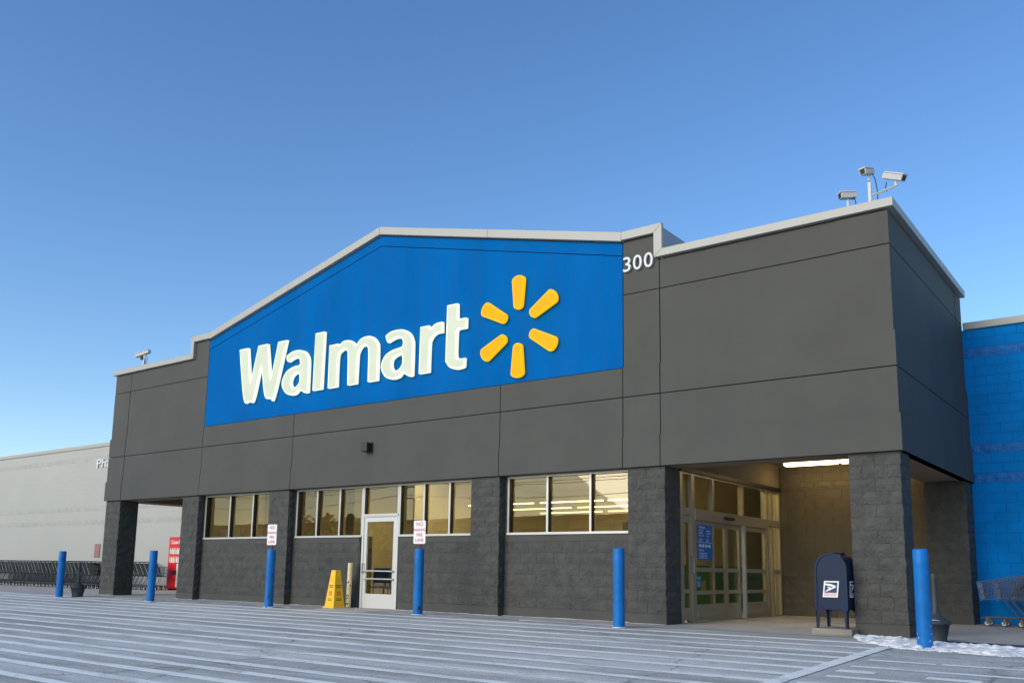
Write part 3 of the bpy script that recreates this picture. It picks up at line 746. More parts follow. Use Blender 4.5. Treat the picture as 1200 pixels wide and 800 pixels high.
def chair(loc, rz, lab):
    t = thing('chair', lab, 'chair', loc, rz)
    b = B(); b.box(-.24, .24, -.24, .24, .43, .47); bevel(b.obj('seat', M['cartblue'], t), .015)
    b = B(); b.prism([(-.24,.55),(.24,.55),(.20,.92),(-.20,.92)], .22, .26); bevel(b.obj('backrest', M['cartblue'], t), .012)
    for x in (-.22, .22):
        for y in (-.22, .24):
            b = B(); b.bar((x, y, .46 if y < 0 else .9), (x*1.1, y*1.1, .012), .012, 6); b.obj('leg', M['black'], t)
    b = B(); b.tube([(-.25,-.2,.44),(-.25,-.2,.66),(-.25,.22,.66)], .012); b.tube([(.25,-.2,.44),(.25,-.2,.66),(.25,.22,.66)], .012); b.obj('armrest', M['black'], t)
chair((-12.75, 1.55, .012), R(25), 'blue chair seen through the glass door, left of the other')
chair((-12.1, 1.45, .012), R(-60), 'blue chair seen through the glass door, right of the other')
sh = thing('store_shelf', 'shelf of goods seen dimly through the narrow entrance pane beside the column', 'shelf', (-6.9, 5.3, .012))
for z in (.3, .8, 1.3, 1.8):
    b = B(); b.box(-1.2, .35, 0, .4, z, z+.03); b.obj('shelf_board', M['camwhite'], sh)
    b = B(); x = -1.15
    while x < .25:
        ww = rnd.uniform(.06, .14); b.box(x, x+ww, .04, .3, z+.03, z+.03+rnd.uniform(.15, .35), rnd.randrange(4)); x += ww+.01
    b.obj('goods', [M['cream'], M['camwhite'], M['tan'], M['hub']], sh)

# ------------------------------------------------------------------ sign letters
LET = {'W': [[(-16.745,6.742,1),(-16.308,6.742,1),(-16.152,5.84,1),(-15.92,6.740,1),(-15.481,6.740,1),(-15.307,5.83,1),(-15.101,6.73,1),(-14.691,6.73,1),(-15.109,5.249,0),(-15.299,5.206,0),(-15.543,5.308,0),(-15.731,6.075,1),(-15.955,5.248,0),(-16.173,5.206,0),(-16.43,5.323,0)]],
'a': [[(-14.742,6.302,1),(-14.467,6.396,0),(-14.207,6.392,0),(-13.981,6.324,0),(-13.844,6.181,0),(-13.796,6.026,0),(-13.785,5.73,0),(-13.782,5.204,1),(-13.933,5.203,0),(-14.141,5.304,1),(-14.28,5.208,0),(-14.502,5.207,0),(-14.717,5.305,0),(-14.866,5.509,0),(-14.845,5.708,0),(-14.689,5.891,0),(-14.434,5.985,0),(-14.183,5.997,1),(-14.214,6.106,0),(-14.299,6.147,0),(-14.446,6.132,0),(-14.61,6.07,1),(-14.71,6.146,0)],[(-14.201,5.751,1),(-14.186,5.556,0),(-14.264,5.466,0),(-14.372,5.441,0),(-14.454,5.537,0),(-14.427,5.659,0),(-14.322,5.733,0)]],
'l': [[(-13.655,6.738,1),(-13.259,6.738,1),(-13.28,5.23,1),(-13.666,5.23,1)]],
'm': [[(-13.115,6.354,1),(-12.753,6.356,1),(-12.734,6.317,1),(-12.586,6.392,0),(-12.383,6.386,0),(-12.23,6.321,0),(-12.148,6.233,1),(-11.985,6.363,0),(-11.759,6.395,0),(-11.564,6.348,0),(-11.397,6.195,0),(-11.349,6.003,0),(-11.345,5.225,1),(-11.72,5.225,1),(-11.735,5.964,0),(-11.774,6.086,0),(-11.834,6.118,0),(-11.937,6.097,0),(-12.022,5.979,0),(-12.036,5.84,0),(-12.049,5.225,1),(-12.412,5.225,1),(-12.441,5.965,0),(-12.472,6.088,0),(-12.535,6.121,0),(-12.651,6.089,0),(-12.727,5.956,0),(-12.73,5.225,1),(-13.107,5.225,1)]],
'a2': [[(-11.188,6.301,1),(-10.99,6.386,0),(-10.745,6.399,0),(-10.531,6.361,0),(-10.346,6.243,0),(-10.25,6.071,0),(-10.228,5.911,0),(-10.227,5.205,1),(-10.36,5.198,0),(-10.558,5.306,1),(-10.659,5.218,0),(-10.885,5.193,0),(-11.12,5.273,0),(-11.27,5.462,0),(-11.287,5.624,0),(-11.179,5.816,0),(-10.967,5.924,0),(-10.61,5.977,1),(-10.615,6.079,0),(-10.687,6.14,0),(-10.855,6.141,0),(-11.083,6.073,1),(-11.14,6.167,0)],[(-10.617,5.747,1),(-10.615,5.56,0),(-10.701,5.459,0),(-10.806,5.438,0),(-10.886,5.527,0),(-10.878,5.662,0),(-10.759,5.726,0)]],
'r': [[(-10.078,6.352,1),(-9.762,6.352,1),(-9.75,6.273,1),(-9.603,6.361,0),(-9.368,6.378,1),(-9.358,6.074,1),(-9.561,6.073,0),(-9.684,5.981,0),(-9.717,5.839,0),(-9.725,5.22,1),(-10.087,5.22,1)]],
't': [[(-9.287,6.725,1),(-8.932,6.722,1),(-8.921,6.361,1),(-8.67,6.358,1),(-8.671,6.072,1),(-8.927,6.074,1),(-8.933,5.573,0),(-8.894,5.485,0),(-8.803,5.461,0),(-8.689,5.469,1),(-8.7,5.219,1),(-8.825,5.192,0),(-8.975,5.192,0),(-9.16,5.258,0),(-9.272,5.391,0),(-9.299,5.539,0)]]}
def smooth_loop(pts, sub=5, cr=.035):
    n = len(pts); out = []
    for i in range(n):
        p0, p1, p2, p3 = pts[i-1], pts[i], pts[(i+1) % n], pts[(i+2) % n]
        a, b_ = Vector(p1[:2]), Vector(p2[:2])
        if p1[2]:            # soften a corner slightly
            pa = (Vector(p0[:2])-a); pb = (b_-a); ra = min(cr, pa.length*.3); rb = min(cr, pb.length*.3)
            s = a+pa.normalized()*ra; e = a+pb.normalized()*rb
            out += [tuple(s), tuple(a*.5+(s+e)*.25), tuple(e)]
        else: out.append(tuple(a))
        ta = (b_-Vector(p0[:2]))*.5 if not p1[2] else (b_-a)*1.0
        tb = (Vector(p3[:2])-a)*.5 if not p2[2] else (b_-a)*1.0
        if p1[2] and p2[2]: continue
        for k in range(1, sub):
            t = k/sub; 
            if p1[2] and t*(b_-a).length < cr: continue
            if p2[2] and (1-t)*(b_-a).length < cr: continue
            h = (2*t**3-3*t**2+1)*a+(t**3-2*t**2+t)*ta+(-2*t**3+3*t**2)*b_+(t**3-t**2)*tb
            out.append(tuple(h))
    return out
def curve_solid(name, loops, y, depth, bev, mat, parent, offset=0):
    cu = bpy.data.curves.new(name, 'CURVE'); cu.dimensions = '2D'; cu.fill_mode = 'BOTH'; cu.extrude = depth; cu.bevel_depth = bev; cu.bevel_resolution = 1; cu.offset = offset
    for lp in loops:
        sp = cu.splines.new('POLY'); sp.points.add(len(lp)-1); sp.use_cyclic_u = True
        for q, p in zip(sp.points, lp): q.co = (p[0], p[1], 0, 1)
    o = bpy.data.objects.new(name, cu); col.objects.link(o); bpy.context.view_layer.update()
    me = bpy.data.meshes.new_from_object(o.evaluated_get(bpy.context.evaluated_depsgraph_get())); bpy.data.objects.remove(o)
    me.materials.clear(); me.materials.append(mat)
    q = link(name, me, parent); q.location = (0, y, 0); q.rotation_euler = (R(90), 0, 0); return q
ls = ('first letter, a wide capital W', 'second letter, an a next to the W', 'third letter, a plain upright l', 'fourth letter, a double arched m', 'fifth letter, an a between m and r', 'sixth letter, a short r', 'last letter, a t nearest the yellow star')
for (k, loops), lab in zip(LET.items(), ls):
    t = thing('sign_letter', 'glowing cream channel letter on the blue gable: '+lab, 'sign letter', (0, 0, 0), group='glowing letters of the store sign')
    sl = [[(a-.075, (b_-5.97)*1.006+5.99) for a, b_ in smooth_loop(l)] for l in loops]
    curve_solid('letter_can', sl, -.012, .034, .005, M['letterrim'], t, offset=-.030)
    curve_solid('letter_face', sl, -.054, .003, 0, M['letter'], t, offset=-.068)
SC = Vector((-7.385, 5.95))
names = ('top', 'upper right', 'lower right', 'bottom', 'lower left', 'upper left')
for k in range(6):
    a = R(90-60*k); d = Vector((math.cos(a), math.sin(a))); p = Vector((-d.y, d.x))
    lp = []
    for r0, hw, sgn in ((.37, .105, -1), (1.09, .155, 1)):
        for j in range(9):
            th = math.pi*j/8; q = .75 if sgn < 0 else .62
            lp.append(SC+d*(r0+(hw*q*(1-0))*sgn*(math.sin(th)*1.0-1))+p*(hw*math.cos(th))*(1 if sgn > 0 else -1))
    lp = [tuple(v) for v in lp]
    t = thing('sign_star_ray', 'glowing amber ray of the star emblem on the blue gable: the %s one' % names[k], 'sign emblem', (0,0,0), group='amber rays of the star emblem')
    curve_solid('ray_can', [lp], -.012, .034, .006, M['petalrim'], t)
    curve_solid('ray_face', [lp], -.055, .003, 0, M['petal'], t, offset=-.03)
# street number
def raised(name, body, h, x, z, y, depth, lab, cat, mat, width=None, offset=0, spacing=1.0):
    me = text_mesh(body, 1.0, mat, depth=.5, offset=offset, spacing=spacing)
    xs = [v.co.x for v in me.vertices]; ys = [v.co.y for v in me.vertices]
    sy = h/(max(ys)-min(ys)); sx = sy if width is None else width/(max(xs)-min(xs))
    for v in me.vertices:
        v.co = Vector(((v.co.x-min(xs))*sx, (v.co.y-min(ys))*sy, v.co.z*depth))
    o = link(name, me, None, (x, y, z)); o.rotation_euler = (R(90), 0, 0); return tag(o, lab, cat)
for i, (ch, x) in enumerate((('3', -4.895), ('0', -4.68), ('0', -4.445))):
    raised('number_digit', ch, .295, x, 6.635, .02, .05, ('white raised digit 3 on the grey pier, first of the number', 'white raised digit 0 in the middle of the number on the grey pier', 'white raised digit 0 at the right end of the number')[i], 'number', M['white300'], width=.165 if ch == '3' else .19, offset=.004)
raised('wall_lettering', 'Pharmacy', .50, -34.72, 5.0, YM-.03, .05, 'white department lettering high on the beige wall, mostly hidden by the grey store front', 'lettering', M['white300'], offset=.015, width=3.3)

# ------------------------------------------------------------------ wall fitting and cameras
t = thing('wall_light', 'small black box fitting on the grey stucco above the windows', 'wall light', (-11.70, 0, 3.70))
b = B(); b.prism([(-.095,-.11),(.095,-.11),(.095,.11),(-.095,.11)], -.15, -.02); bevel(b.obj('housing', M['black'], t), .02)
b = B(); b.box(-.06, .12, -.02, .02, -.12, .12); b.obj('back_plate', M['black'], t)
def cctv(loc, yaw, pitch, lab, L=.36, post=None):
    t = thing('security_camera', lab, 'camera', loc, 0, 'security cameras on the roof edge')
    m = Matrix.Rotation(yaw, 4, 'Z') @ Matrix.Rotation(pitch, 4, 'Y')
    def tf(b): b.v = [tuple(m @ Vector(p)) for p in b.v]; return b
    b = B(); b.prism([(-.055,-.05),(.055,-.05),(.065,.02),(.05,.055),(-.05,.055),(-.065,.02)], -L/2, L/2, axis='x'); tf(b); bevel(b.obj('housing', M['camwhite'], t), .006)
    b = B(); b.prism([(-.072,.045),(.072,.045),(.062,.068),(-.062,.068)], -L/2+.02, L/2+.014, axis='x'); tf(b); b.obj('sun_shield', M['camwhite'], t)
    b = B(); b.prism([(-.042,-.038),(.042,-.038),(.045,.04),(-.045,.04)], L/2-.002, L/2+.006, axis='x'); tf(b); b.obj('lens_window', M['black'], t)
    return t
def bracket(t, pts, r=.022, n=4): 
    b = B()
    for a, c in zip(pts, pts[1:]): b.bar(a, c, r, n)
    b.obj('bracket', M['camwhite'], t)
def cable(t, pts):
    b = B(); b.tube(pts, .008, 5); b.obj('cable', M['black'], t)
c1 = cctv((-.73, .3, 7.26), R(-140), R(4), 'leftmost of three white security cameras above the right roof corner', .27)
bracket(c1, [(0,0,-.05),(0,0,-.34)]); cable(c1, [(.1,0,-.04),(.13,0,-.15),(.1,0,-.3)])
c2 = cctv((-.40, .3, 7.60), R(-112), R(12), 'highest of three white security cameras, on a post above the right roof corner', .24)
bracket(c2, [(.02,0,-.06),(.02,0,-.16)], .015); bracket(c2, [(.03,0,-.2),(.03,0,-.70)], .034)
cable(c2, [(.08,0,-.04),(.12,0,-.15),(.15,0,-.35),(.15,0,-.66)])
c3 = cctv((.02, .3, 7.40), R(-20), R(26), 'rightmost of three white security cameras, on a side arm over the right roof corner', .38)
bracket(c3, [(.02,0,-.05),(.02,0,-.16),(-.40,0,-.24)], .022); cable(c3, [(-.12,0,-.06),(-.14,0,-.15),(-.12,0,-.22)])
c4 = cctv((-22.2, .3, 7.44), R(-165), R(12), 'lone white security camera on the left roof edge', .55)
bracket(c4, [(.1,0,-.06),(.12,0,-.2),(.12,0,-.46)], .045); cable(c4, [(.22,0,-.05),(.28,0,-.2),(.25,0,-.42)])
b = B(); b.box(-.05, .05, -.05, .03, -.19, -.08); b.obj('junction_box', M['black'], c4)
b = B(); b.prism([(-.35,0),(.35,0),(.33,.06),(.1,.14),(-.1,.06)], -.08, .08); 
tag(b.obj('roof_vent', M['rust'], None, (-22.72, .55, 6.93)), 'small brownish cap showing over the left roof edge', 'roof vent')

# ------------------------------------------------------------------ bollards
BP = [(-21.89,-1.80,1.29),(-17.8,-1.52,1.30),(-13.46,-1.23,1.32),(-9.08,-.99,1.33),(-4.28,-1.28,1.32),(.50,-1.52,1.30)]
BL_ = ['blue bollard farthest left, in front of the shopping carts', 'blue bollard between the two left grey columns, in front of the red machine', 'blue bollard with a white sign, chipped dark at its foot, left of the yellow cone', 'blue bollard with a white sign standing right of the pale glass door', 'plain blue bollard in front of the low wall left of the entrance', 'blue bollard in the snow beside the right column, nearest the camera']
for i, (x, y, h) in enumerate(BP):
    t = thing('bollard', BL_[i], 'bollard', (x, y, lot(y)), rnd.uniform(0, 3), 'blue bollards along the store front')
    r = .097
    b = B(); b.lathe([(r*.99, 0), (r, .02), (r, h-.21), (r*1.007, h-.205), (r*1.007, h-.195), (r, h-.19), (r*1.0, h-.03), (r*.96, h-.012), (r*.82, h-.002), (r*.3, h)], n=28)
    b.obj('sleeve', M['bollard'], t)
    if i in (2, 3, 5):
        b = B()
        for k in range(5 if i != 5 else 9):
            a = rnd.uniform(0, 6.3) if i == 5 else R(-40)+rnd.uniform(-.25, .25)-t.rotation_euler.z
            z = rnd.uniform(.04, .3) if i != 3 else .12+k*.01; s = rnd.uniform(.004, .011) if i == 5 else rnd.uniform(.01, .03)
            c = Vector((math.cos(a), math.sin(a), 0)); p = Vector((-c.y, c.x, 0)); vs = []
            for j in range(6):
                q = j/6*6.283; vs.append(c*(r+.001)+p*s*math.cos(q)*rnd.uniform(.5, 1)+Vector((0,0,z+s*1.6*math.sin(q)*rnd.uniform(.6, 1))))
            b.add(vs, [(0,1,2,3,4,5)])
        b.obj('scuff', M['black'] if i != 5 else M['snow'], t)
    if i in (2, 3):
        cx, cy = x, y; h2 = h
        s = thing('parking_sign', ('white NO PARKING FIRE LANE sign on the bollard left of the yellow cone', 'white NO PARKING FIRE LANE sign on the bollard right of the glass door')[i-2], 'sign', (cx, cy, h2+lot(y)), R(3), 'no parking signs on bollards')
        b = B(); b.box(-.03, .03, -.012, .012, 0, .55); b.obj('post', M['postred'], s)
        W, Hs = .155, .235; lp = []
        for qx, qz, a0 in ((W-.03, Hs-.03, 0), (-W+.03, Hs-.03, 90), (-W+.03, -Hs+.03, 180), (W-.03, -Hs+.03, 270)):
            for j in range(4): lp.append((qx+.03*math.cos(R(a0+j*30)), qz+.03*math.sin(R(a0+j*30))))
        b = B(); b.prism([(a, c+.33) for a, c in lp], -.018, -.013); b.obj('plate', M['signwhite'], s)
        for k, (tx, sz) in enumerate((('NO', .115), ('PARKING', .075), ('FIRE', .09), ('LANE', .09))):
            text('lettering', tx, sz, M['signred'], (0, -.020, .455-k*.105), s, align='CENTER', depth=.0008, offset=.0015)

# ------------------------------------------------------------------ yellow cone and cream post
t = thing('caution_cone', 'tall four sided yellow caution cone standing by the wall left of the pale door', 'cone', (-12.42, -.18, .006), R(45-30))
def frus(b, s0, s1, z0, z1, mi=0):
    vs = [(x*s0, y*s0, z0) for x, y in ((-1,-1),(1,-1),(1,1),(-1,1))]+[(x*s1, y*s1, z1) for x, y in ((-1,-1),(1,-1),(1,1),(-1,1))]
    b.add(vs, [(3,2,1,0),(4,5,6,7)]+[(i, (i+1) % 4, (i+1) % 4+4, i+4) for i in range(4)], mi)
t.rotation_euler.z = R(45)-YAW*-1+R(0)
t.rotation_euler.z = YAW-R(45)+R(5)
b = B(); frus(b, .165, .075, .02, .86); bevel(b.obj('body', M['yellow'], t), .012)
b = B(); frus(b, .20, .185, 0, .03); bevel(b.obj('base', M['yellow'], t), .008)
slope = math.atan2(.09, .84)
for k in (0, 1):
    rz = R(90)*k
    for (tx, sz, z, mt) in (('!', .07, .60, 'black'), ('CAUTION', .034, .50, 'black'), ('CUIDADO', .034, .46, 'black'), ('WET FLOOR', .026, .20, 'black'), ('PISO MOJADO', .022, .17, 'black')):
        hw = .165-.09*(z-.02)/.84+.0015
        me = text_mesh(tx, sz, M[mt], depth=.0006, align='CENTER', offset=.0012)
        o = link('lettering', me, t); o.matrix_local = Matrix.Rotation(rz, 4, 'Z') @ Matrix.Translation((0, -hw, z)) @ Matrix.Rotation(R(90)-slope, 4, 'X')
    z = .33; hw = .165-.09*(z-.02)/.84+.001
    b = B(); b.prism([(-.055,-.05),(.055,-.05),(.05,.05),(-.05,.05)], -.0006, .0006, axis='z')
    b.prism([(-.03,-.035),(-.015,-.035),(.0,-.01),(.015,-.035),(.03,-.03),(.01,.01),(.0,.035),(-.012,.01)], .0008, .0016, 1, axis='z')
    o = b.obj('pictogram', [M['redink'], M['yellow']], t); o.matrix_local = Matrix.Rotation(rz, 4, 'Z') @ Matrix.Translation((0, -hw, z)) @ Matrix.Rotation(R(90)-slope, 4, 'X')
t = thing('cream_post', 'short cream post with black smudges between the yellow cone and the pale door', 'post', (-12.22, .05, .006))
b = B(); b.bar((0,0,0), (.03,0,1.03), .062, 16, r2=.055, smooth=True); b.obj('post_body', M['cream'], t)
b = B()
for k in range(26):
    z = abs(rnd.gauss(0, .3)) % .95; a = rnd.uniform(-2.4, -.4); c = Vector((math.cos(a), math.sin(a), 0)); p = Vector((-c.y, c.x, 0)); s = rnd.uniform(.008, .022)
    vs = [c*(.0635-.005*z)+Vector((.03*z, 0, z+.02))+p*s*math.cos(j)*rnd.uniform(.5,1)+Vector((0,0,s*1.8*math.sin(j)*rnd.uniform(.5,1))) for j in (0,1,2,3,4,5)]
    b.add(vs, [(0,1,2,3,4,5)])
b.obj('smudge', M['black'], t)
b = B(); b.lathe([(.11, 0), (.11, .012), (.07, .02)], n=16); b.obj('foot', M['rust'], t)

# ------------------------------------------------------------------ mailbox
mb = thing('mailbox', 'dark blue arched street mailbox on four legs, half behind the right column', 'mailbox', (-1.09, -.05, .0))
slab = B(); slab.box(-1.40, -.79, -.30, .46, .006, .105)
tag(bevel(slab.obj('concrete_slab', M['slab']), .012), 'low concrete slab under the dark blue mailbox', 'slab')
mb.location = (-1.10, .03, .105)
W, D0, D1, ZT, ZBt = .24, -.27, .29, 1.15, .28
def arch(w, zt, zb, n=14):
    pts = [(-w, zb), (w, zb)]
    for i in range(n+1):
        a = math.pi*i/n; pts.append((w*math.cos(a), zt-w+w*math.sin(a)))
    return pts
b = B(); b.prism(arch(W, ZT, ZBt), D0+.012, D1-.012); o = b.obj('body', M['navy'], mb); bevel(o, .008)
for y0, y1 in ((D0-.002, D0+.011), (D1-.011, D1+.002)):            # raised rims along both arch edges
    b = B(); ou = arch(W+.008, ZT+.008, ZBt); inn_ = arch(W-.022, ZT-.022, ZBt)
    n = len(ou); vs = [(a, y0, c) for a, c in ou]+[(a, y0, c) for a, c in inn_]+[(a, y1, c) for a, c in ou]+[(a, y1, c) for a, c in inn_]
    fs = []
    for i in range(1, n):
        j = (i+1) % n
        fs += [(i, j, n+j, n+i), (2*n+i, 3*n+i, 3*n+j, 2*n+j), (i, 2*n+i, 2*n+j, j), (n+i, n+j, 3*n+j, 3*n+i)]
    b.add(vs, fs); b.obj('rim', M['navy'], mb)
for sx in (-1, 1):
    for yy, sy in ((D0, 1), (D1, -1)):
        b = B(); x = sx*W
        b.add([(x, yy, ZBt+.06), (x-sx*.10, yy, ZBt+.0), (x-sx*.055, yy, ZBt-.05), (x-sx*.04, yy, 0), (x, yy, 0),
               (x, yy+sy*.012, ZBt+.06), (x-sx*.10, yy+sy*.012, ZBt), (x-sx*.055, yy+sy*.012, ZBt-.05), (x-sx*.04, yy+sy*.012, 0), (x, yy+sy*.012, 0)],
              [(0,1,2,3,4),(9,8,7,6,5),(0,5,6,1),(1,6,7,2),(2,7,8,3),(3,8,9,4),(4,9,5,0)])
        b.add([(x+sx*.001, yy, ZBt+.06), (x+sx*.001, yy+sy*.10, ZBt), (x+sx*.001, yy+sy*.055, ZBt-.05), (x+sx*.001, yy+sy*.04, 0), (x+sx*.001, yy, 0),
               (x-sx*.011, yy, ZBt+.06), (x-sx*.011, yy+sy*.10, ZBt), (x-sx*.011, yy+sy*.055, ZBt-.05), (x-sx*.011, yy+sy*.04, 0), (x-sx*.011, yy, 0)],
              [(0,1,2,3,4),(9,8,7,6,5),(0,5,6,1),(1,6,7,2),(2,7,8,3),(3,8,9,4),(4,9,5,0)])
        b.obj('leg', M['navy'], mb)
b = B(); b.prism([(.0, 0), (.22, 0), (.17, .030), (.04, .030)], -W*.42, W*.42, axis='x')
o = b.obj('pull_lid', M['navy'], mb); o.location = (0, .0, ZT-.012); bevel(o, .006)
# badge: white leaning plate, navy field, white eagle head, red line of print
def badge(m4, nm):
    def sk(pts): return [(a+c*.12, c) for a, c in pts]
    b = B()
    b.prism(sk([(-.115,-.125),(.115,-.125),(.115,.125),(-.115,.125)]), -.004, 0, 0)
    b.prism(sk([(-.095,-.055),(.095,-.055),(.095,.105),(-.095,.105)]), -.006, -.0041, 1)
    b.prism(sk([(-.095,.088),(.0,.078),(.085,.045),(.045,.035),(-.01,.045),(-.095,.064)]), -.0075, -.0061, 0)
    b.prism(sk([(-.095,-.048),(-.02,-.02),(.05,.018),(.09,.026),(.04,.036),(-.005,.02),(-.03,.036),(-.06,.034),(-.028,.012),(-.06,-.018)]), -.0078, -.0061, 0)
    o = b.obj('badge', [M['signwhite'], M['navyink']], mb); o.matrix_local = m4
    tt = link('lettering', text_mesh('UNITED STATES\nPOSTAL SERVICE', .026, M['signred'], depth=.0004, align='CENTER', offset=.001), mb)
    tt.matrix_local = m4 @ Matrix.Translation((-.012, -.0046, -.080)) @ Matrix.Rotation(R(90), 4, 'X')
badge(Matrix.Translation((.0, D0-.001, .60)), 0)
badge(Matrix.Translation((W+.002, .0, .60)) @ Matrix.Rotation(R(90), 4, 'Z'), 1)

# ------------------------------------------------------------------ ash stands
def ash(loc, s, lab, snow=False):
    t = thing('ash_stand', lab, 'ashtray', loc, 0, 'smoking ash stands')
    b = B(); b.lathe([(.13*s, 0), (.14*s, .02), (.135*s, .04), (.18*s, .24), (.20*s, .245), (.20*s, .275), (.17*s, .30)], n=18); b.obj('bucket', M['darkgrey'], t)
    b = B(); b.lathe([(.16*s, .30), (.13*s, .335), (.07*s, .37), (.048, .42), (.032, .86), (.038, .88), (.040, .94), (.028, .96)], n=14); b.obj('neck', M['darkgrey'], t)
    if snow:
        b = B(); vs = [(0,0,.352)]
        for j in range(14):
            a = j/14*6.283; q = .15+.03*rnd.uniform(-1,1); vs.append((q*math.cos(a)-.0, q*math.sin(a)-.02, .292+rnd.uniform(-.004,.02)))
        b.add(vs, [(0, 1+j, 1+(j+1) % 14) for j in range(14)], 0, True)
        b.obj('snow_cap', M['snow'], t)
ash((.42, -.42, .006), 1.0, 'dark ash stand with snow on its bucket behind the bollard at the right column', True)
ash((-21.75, -1.35, .0), 1.05, 'black ash stand with a thin neck between the leftmost bollard and left column')

# ------------------------------------------------------------------ shopping carts
def cart(wm='wire', fm='cartframe', gm='cartblue'):
    """front towards -x, near side towards -y; origin under the front wheels"""
    t = thing('shopping_cart', 'cart', 'shopping cart', (0,0,0))
    L = .86; zb0, zb1, zt0, zt1 = .50, .56, .83, .98                # front / rear
    hw0, hw1 = .22, .29; x0 = -.12
    b = B(); w_ = .0042
    def pt(u, v, s):      # u along the length, v height 0..1, s side -1..1
        hw = hw0+(hw1-hw0)*u; zb = zb0+(zb1-zb0)*u; zt = zt0+(zt1-zt0)*u
        return (x0+L*u+(.05*(1-v) if u < .01 else 0), s*hw, zb+(zt-zb)*v)
    for s in (-1, 1):
        for v in (0, .33, .66, 1): b.bar(pt(0, v, s), pt(1, v, s), w_*(1.7 if v in (0, 1) else 1.1), 4, cap=False)
        for i in range(19): u = i/18; b.bar(pt(u, 0, s), pt(u, 1, s), w_, 3, cap=False)
    for v in (0, .33, .66, 1): b.bar(pt(0, v, -1), pt(0, v, 1), w_*1.3, 4, cap=False)
    for i in range(8): s = -1+2*i/7; b.bar(pt(0, 0, s), pt(0, 1, s), w_, 3, cap=False); b.bar(pt(0, 0, s), pt(1, 0, s), w_, 3, cap=False)
    for i in range(6): b.bar(pt(i/5, 0, -1), pt(i/5, 0, 1), w_, 3, cap=False)
    b.obj('basket', M[wm], t)
    for s in (-1, 1):
        p, q = Vector(pt(.0, 0, s)), Vector(pt(0, 1, s)); b = B(); b.bar(p+Vector((-.006, s*.008, -.02)), q+Vector((-.006, s*.008, .02)), .014, 4)
        b.obj('corner_guard', M[gm], t)
    b = B(); b.add([pt(.97, .12, -1), pt(.97, .12, 1), pt(1.0, .98, 1), pt(1.0, .98, -1)], [(0,1,2,3)]); b.add([pt(.80, .45, -.95), pt(.80, .45, .95), pt(.98, .55, .95), pt(.98, .55, -.95)], [(0,1,2,3)])
    b.obj('seat_flap', M['darkgrey'], t)
    b = B(); b.bar((x0+L+.05, -.28, 1.02), (x0+L+.05, .28, 1.02), .018, 8, smooth=True); b.obj('handle', M[fm], t)
    b = B()
    for s in (-1, 1):
        b.bar((-.10, s*.19, .16), (x0+L-.02, s*.26, .17), .014, 4)
        b.bar((x0+L-.05, s*.26, .17), (x0+L*.62, s*.25, .53), .011, 4)
        b.bar((x0+L*.62, s*.265, .53), (x0+L+.05, s*.28, 1.02), .016, 4)
        b.bar((x0+L*.78, s*.255, .17), (x0+L*.5, s*.24, .52), .008, 4)
    b.bar((-.10, -.19, .16), (-.10, .19, .16), .014, 4)
    b.obj('chassis', M[fm], t)
    b = B()
    for s in (-.6, -.2, .2, .6): b.bar((-.08, s*.25, .165), (x0+L-.05, s*.3, .175), .005, 4)
    b.obj('bottom_rack', M[wm], t)
    me = None
    for x, y in ((0, -.19), (0, .19), (x0+L-.08, -.25), (x0+L-.08, .25)):
        if me is None:
            b = B(); b.bar((0, -.014, .062), (0, .014, .062), .062, 14, 0, smooth=True); b.bar((0, -.017, .062), (0, .017, .062), .040, 10, 1)
            b.box(-.012, .03, -.024, -.018, .05, .16, 2); b.box(-.012, .03, .018, .024, .05, .16, 2); b.box(-.02, .04, -.024, .024, .145, .16, 2)
            me = b.mesh('wheel', [M['wheel'], M['hub'], M[fm]])
        link('wheel', me, t, (x, y, 0))
    return t
proto = cart()
def place(o, x, y, rz, lab, grp, z=.006):
    o.location = (x, y, z); o.rotation_euler = (0, 0, rz); o['label'] = lab; o['group'] = grp
GR = 'nested shopping carts beside the blue wall'
place(proto, .24, 5.02, 0, 'front cart of the nested row against the blue wall, nearest the porch', GR)
for i in range(1, 9):
    lab = ('second cart of the row against the blue wall, half nested in the first' if i == 1 else 'third cart of the row against the blue wall, at the edge of the picture' if i == 2 else 'nested cart farther along the row against the blue wall')
    place(copy_tree(proto), .24+.285*i, 5.02, 0, lab, GR)
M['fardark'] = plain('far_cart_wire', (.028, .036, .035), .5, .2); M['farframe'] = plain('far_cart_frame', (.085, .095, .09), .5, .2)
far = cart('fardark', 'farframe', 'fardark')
GL = 'long nested row of shopping carts along the beige wall'
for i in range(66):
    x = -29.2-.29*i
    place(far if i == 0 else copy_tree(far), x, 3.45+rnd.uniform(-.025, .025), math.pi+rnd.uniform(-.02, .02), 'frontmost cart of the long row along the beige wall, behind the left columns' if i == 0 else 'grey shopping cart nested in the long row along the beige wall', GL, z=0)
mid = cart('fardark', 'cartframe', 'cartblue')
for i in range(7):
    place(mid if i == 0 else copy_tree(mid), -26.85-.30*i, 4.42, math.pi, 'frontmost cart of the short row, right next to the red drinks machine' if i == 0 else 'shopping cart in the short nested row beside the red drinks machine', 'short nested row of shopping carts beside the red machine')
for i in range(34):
    place(copy_tree(far), -31.2-.315*i, 4.9, math.pi+rnd.uniform(-.02, .02), 'grey shopping cart in the rear nested row against the beige wall', 'rear nested row of shopping carts along the beige wall', z=0)

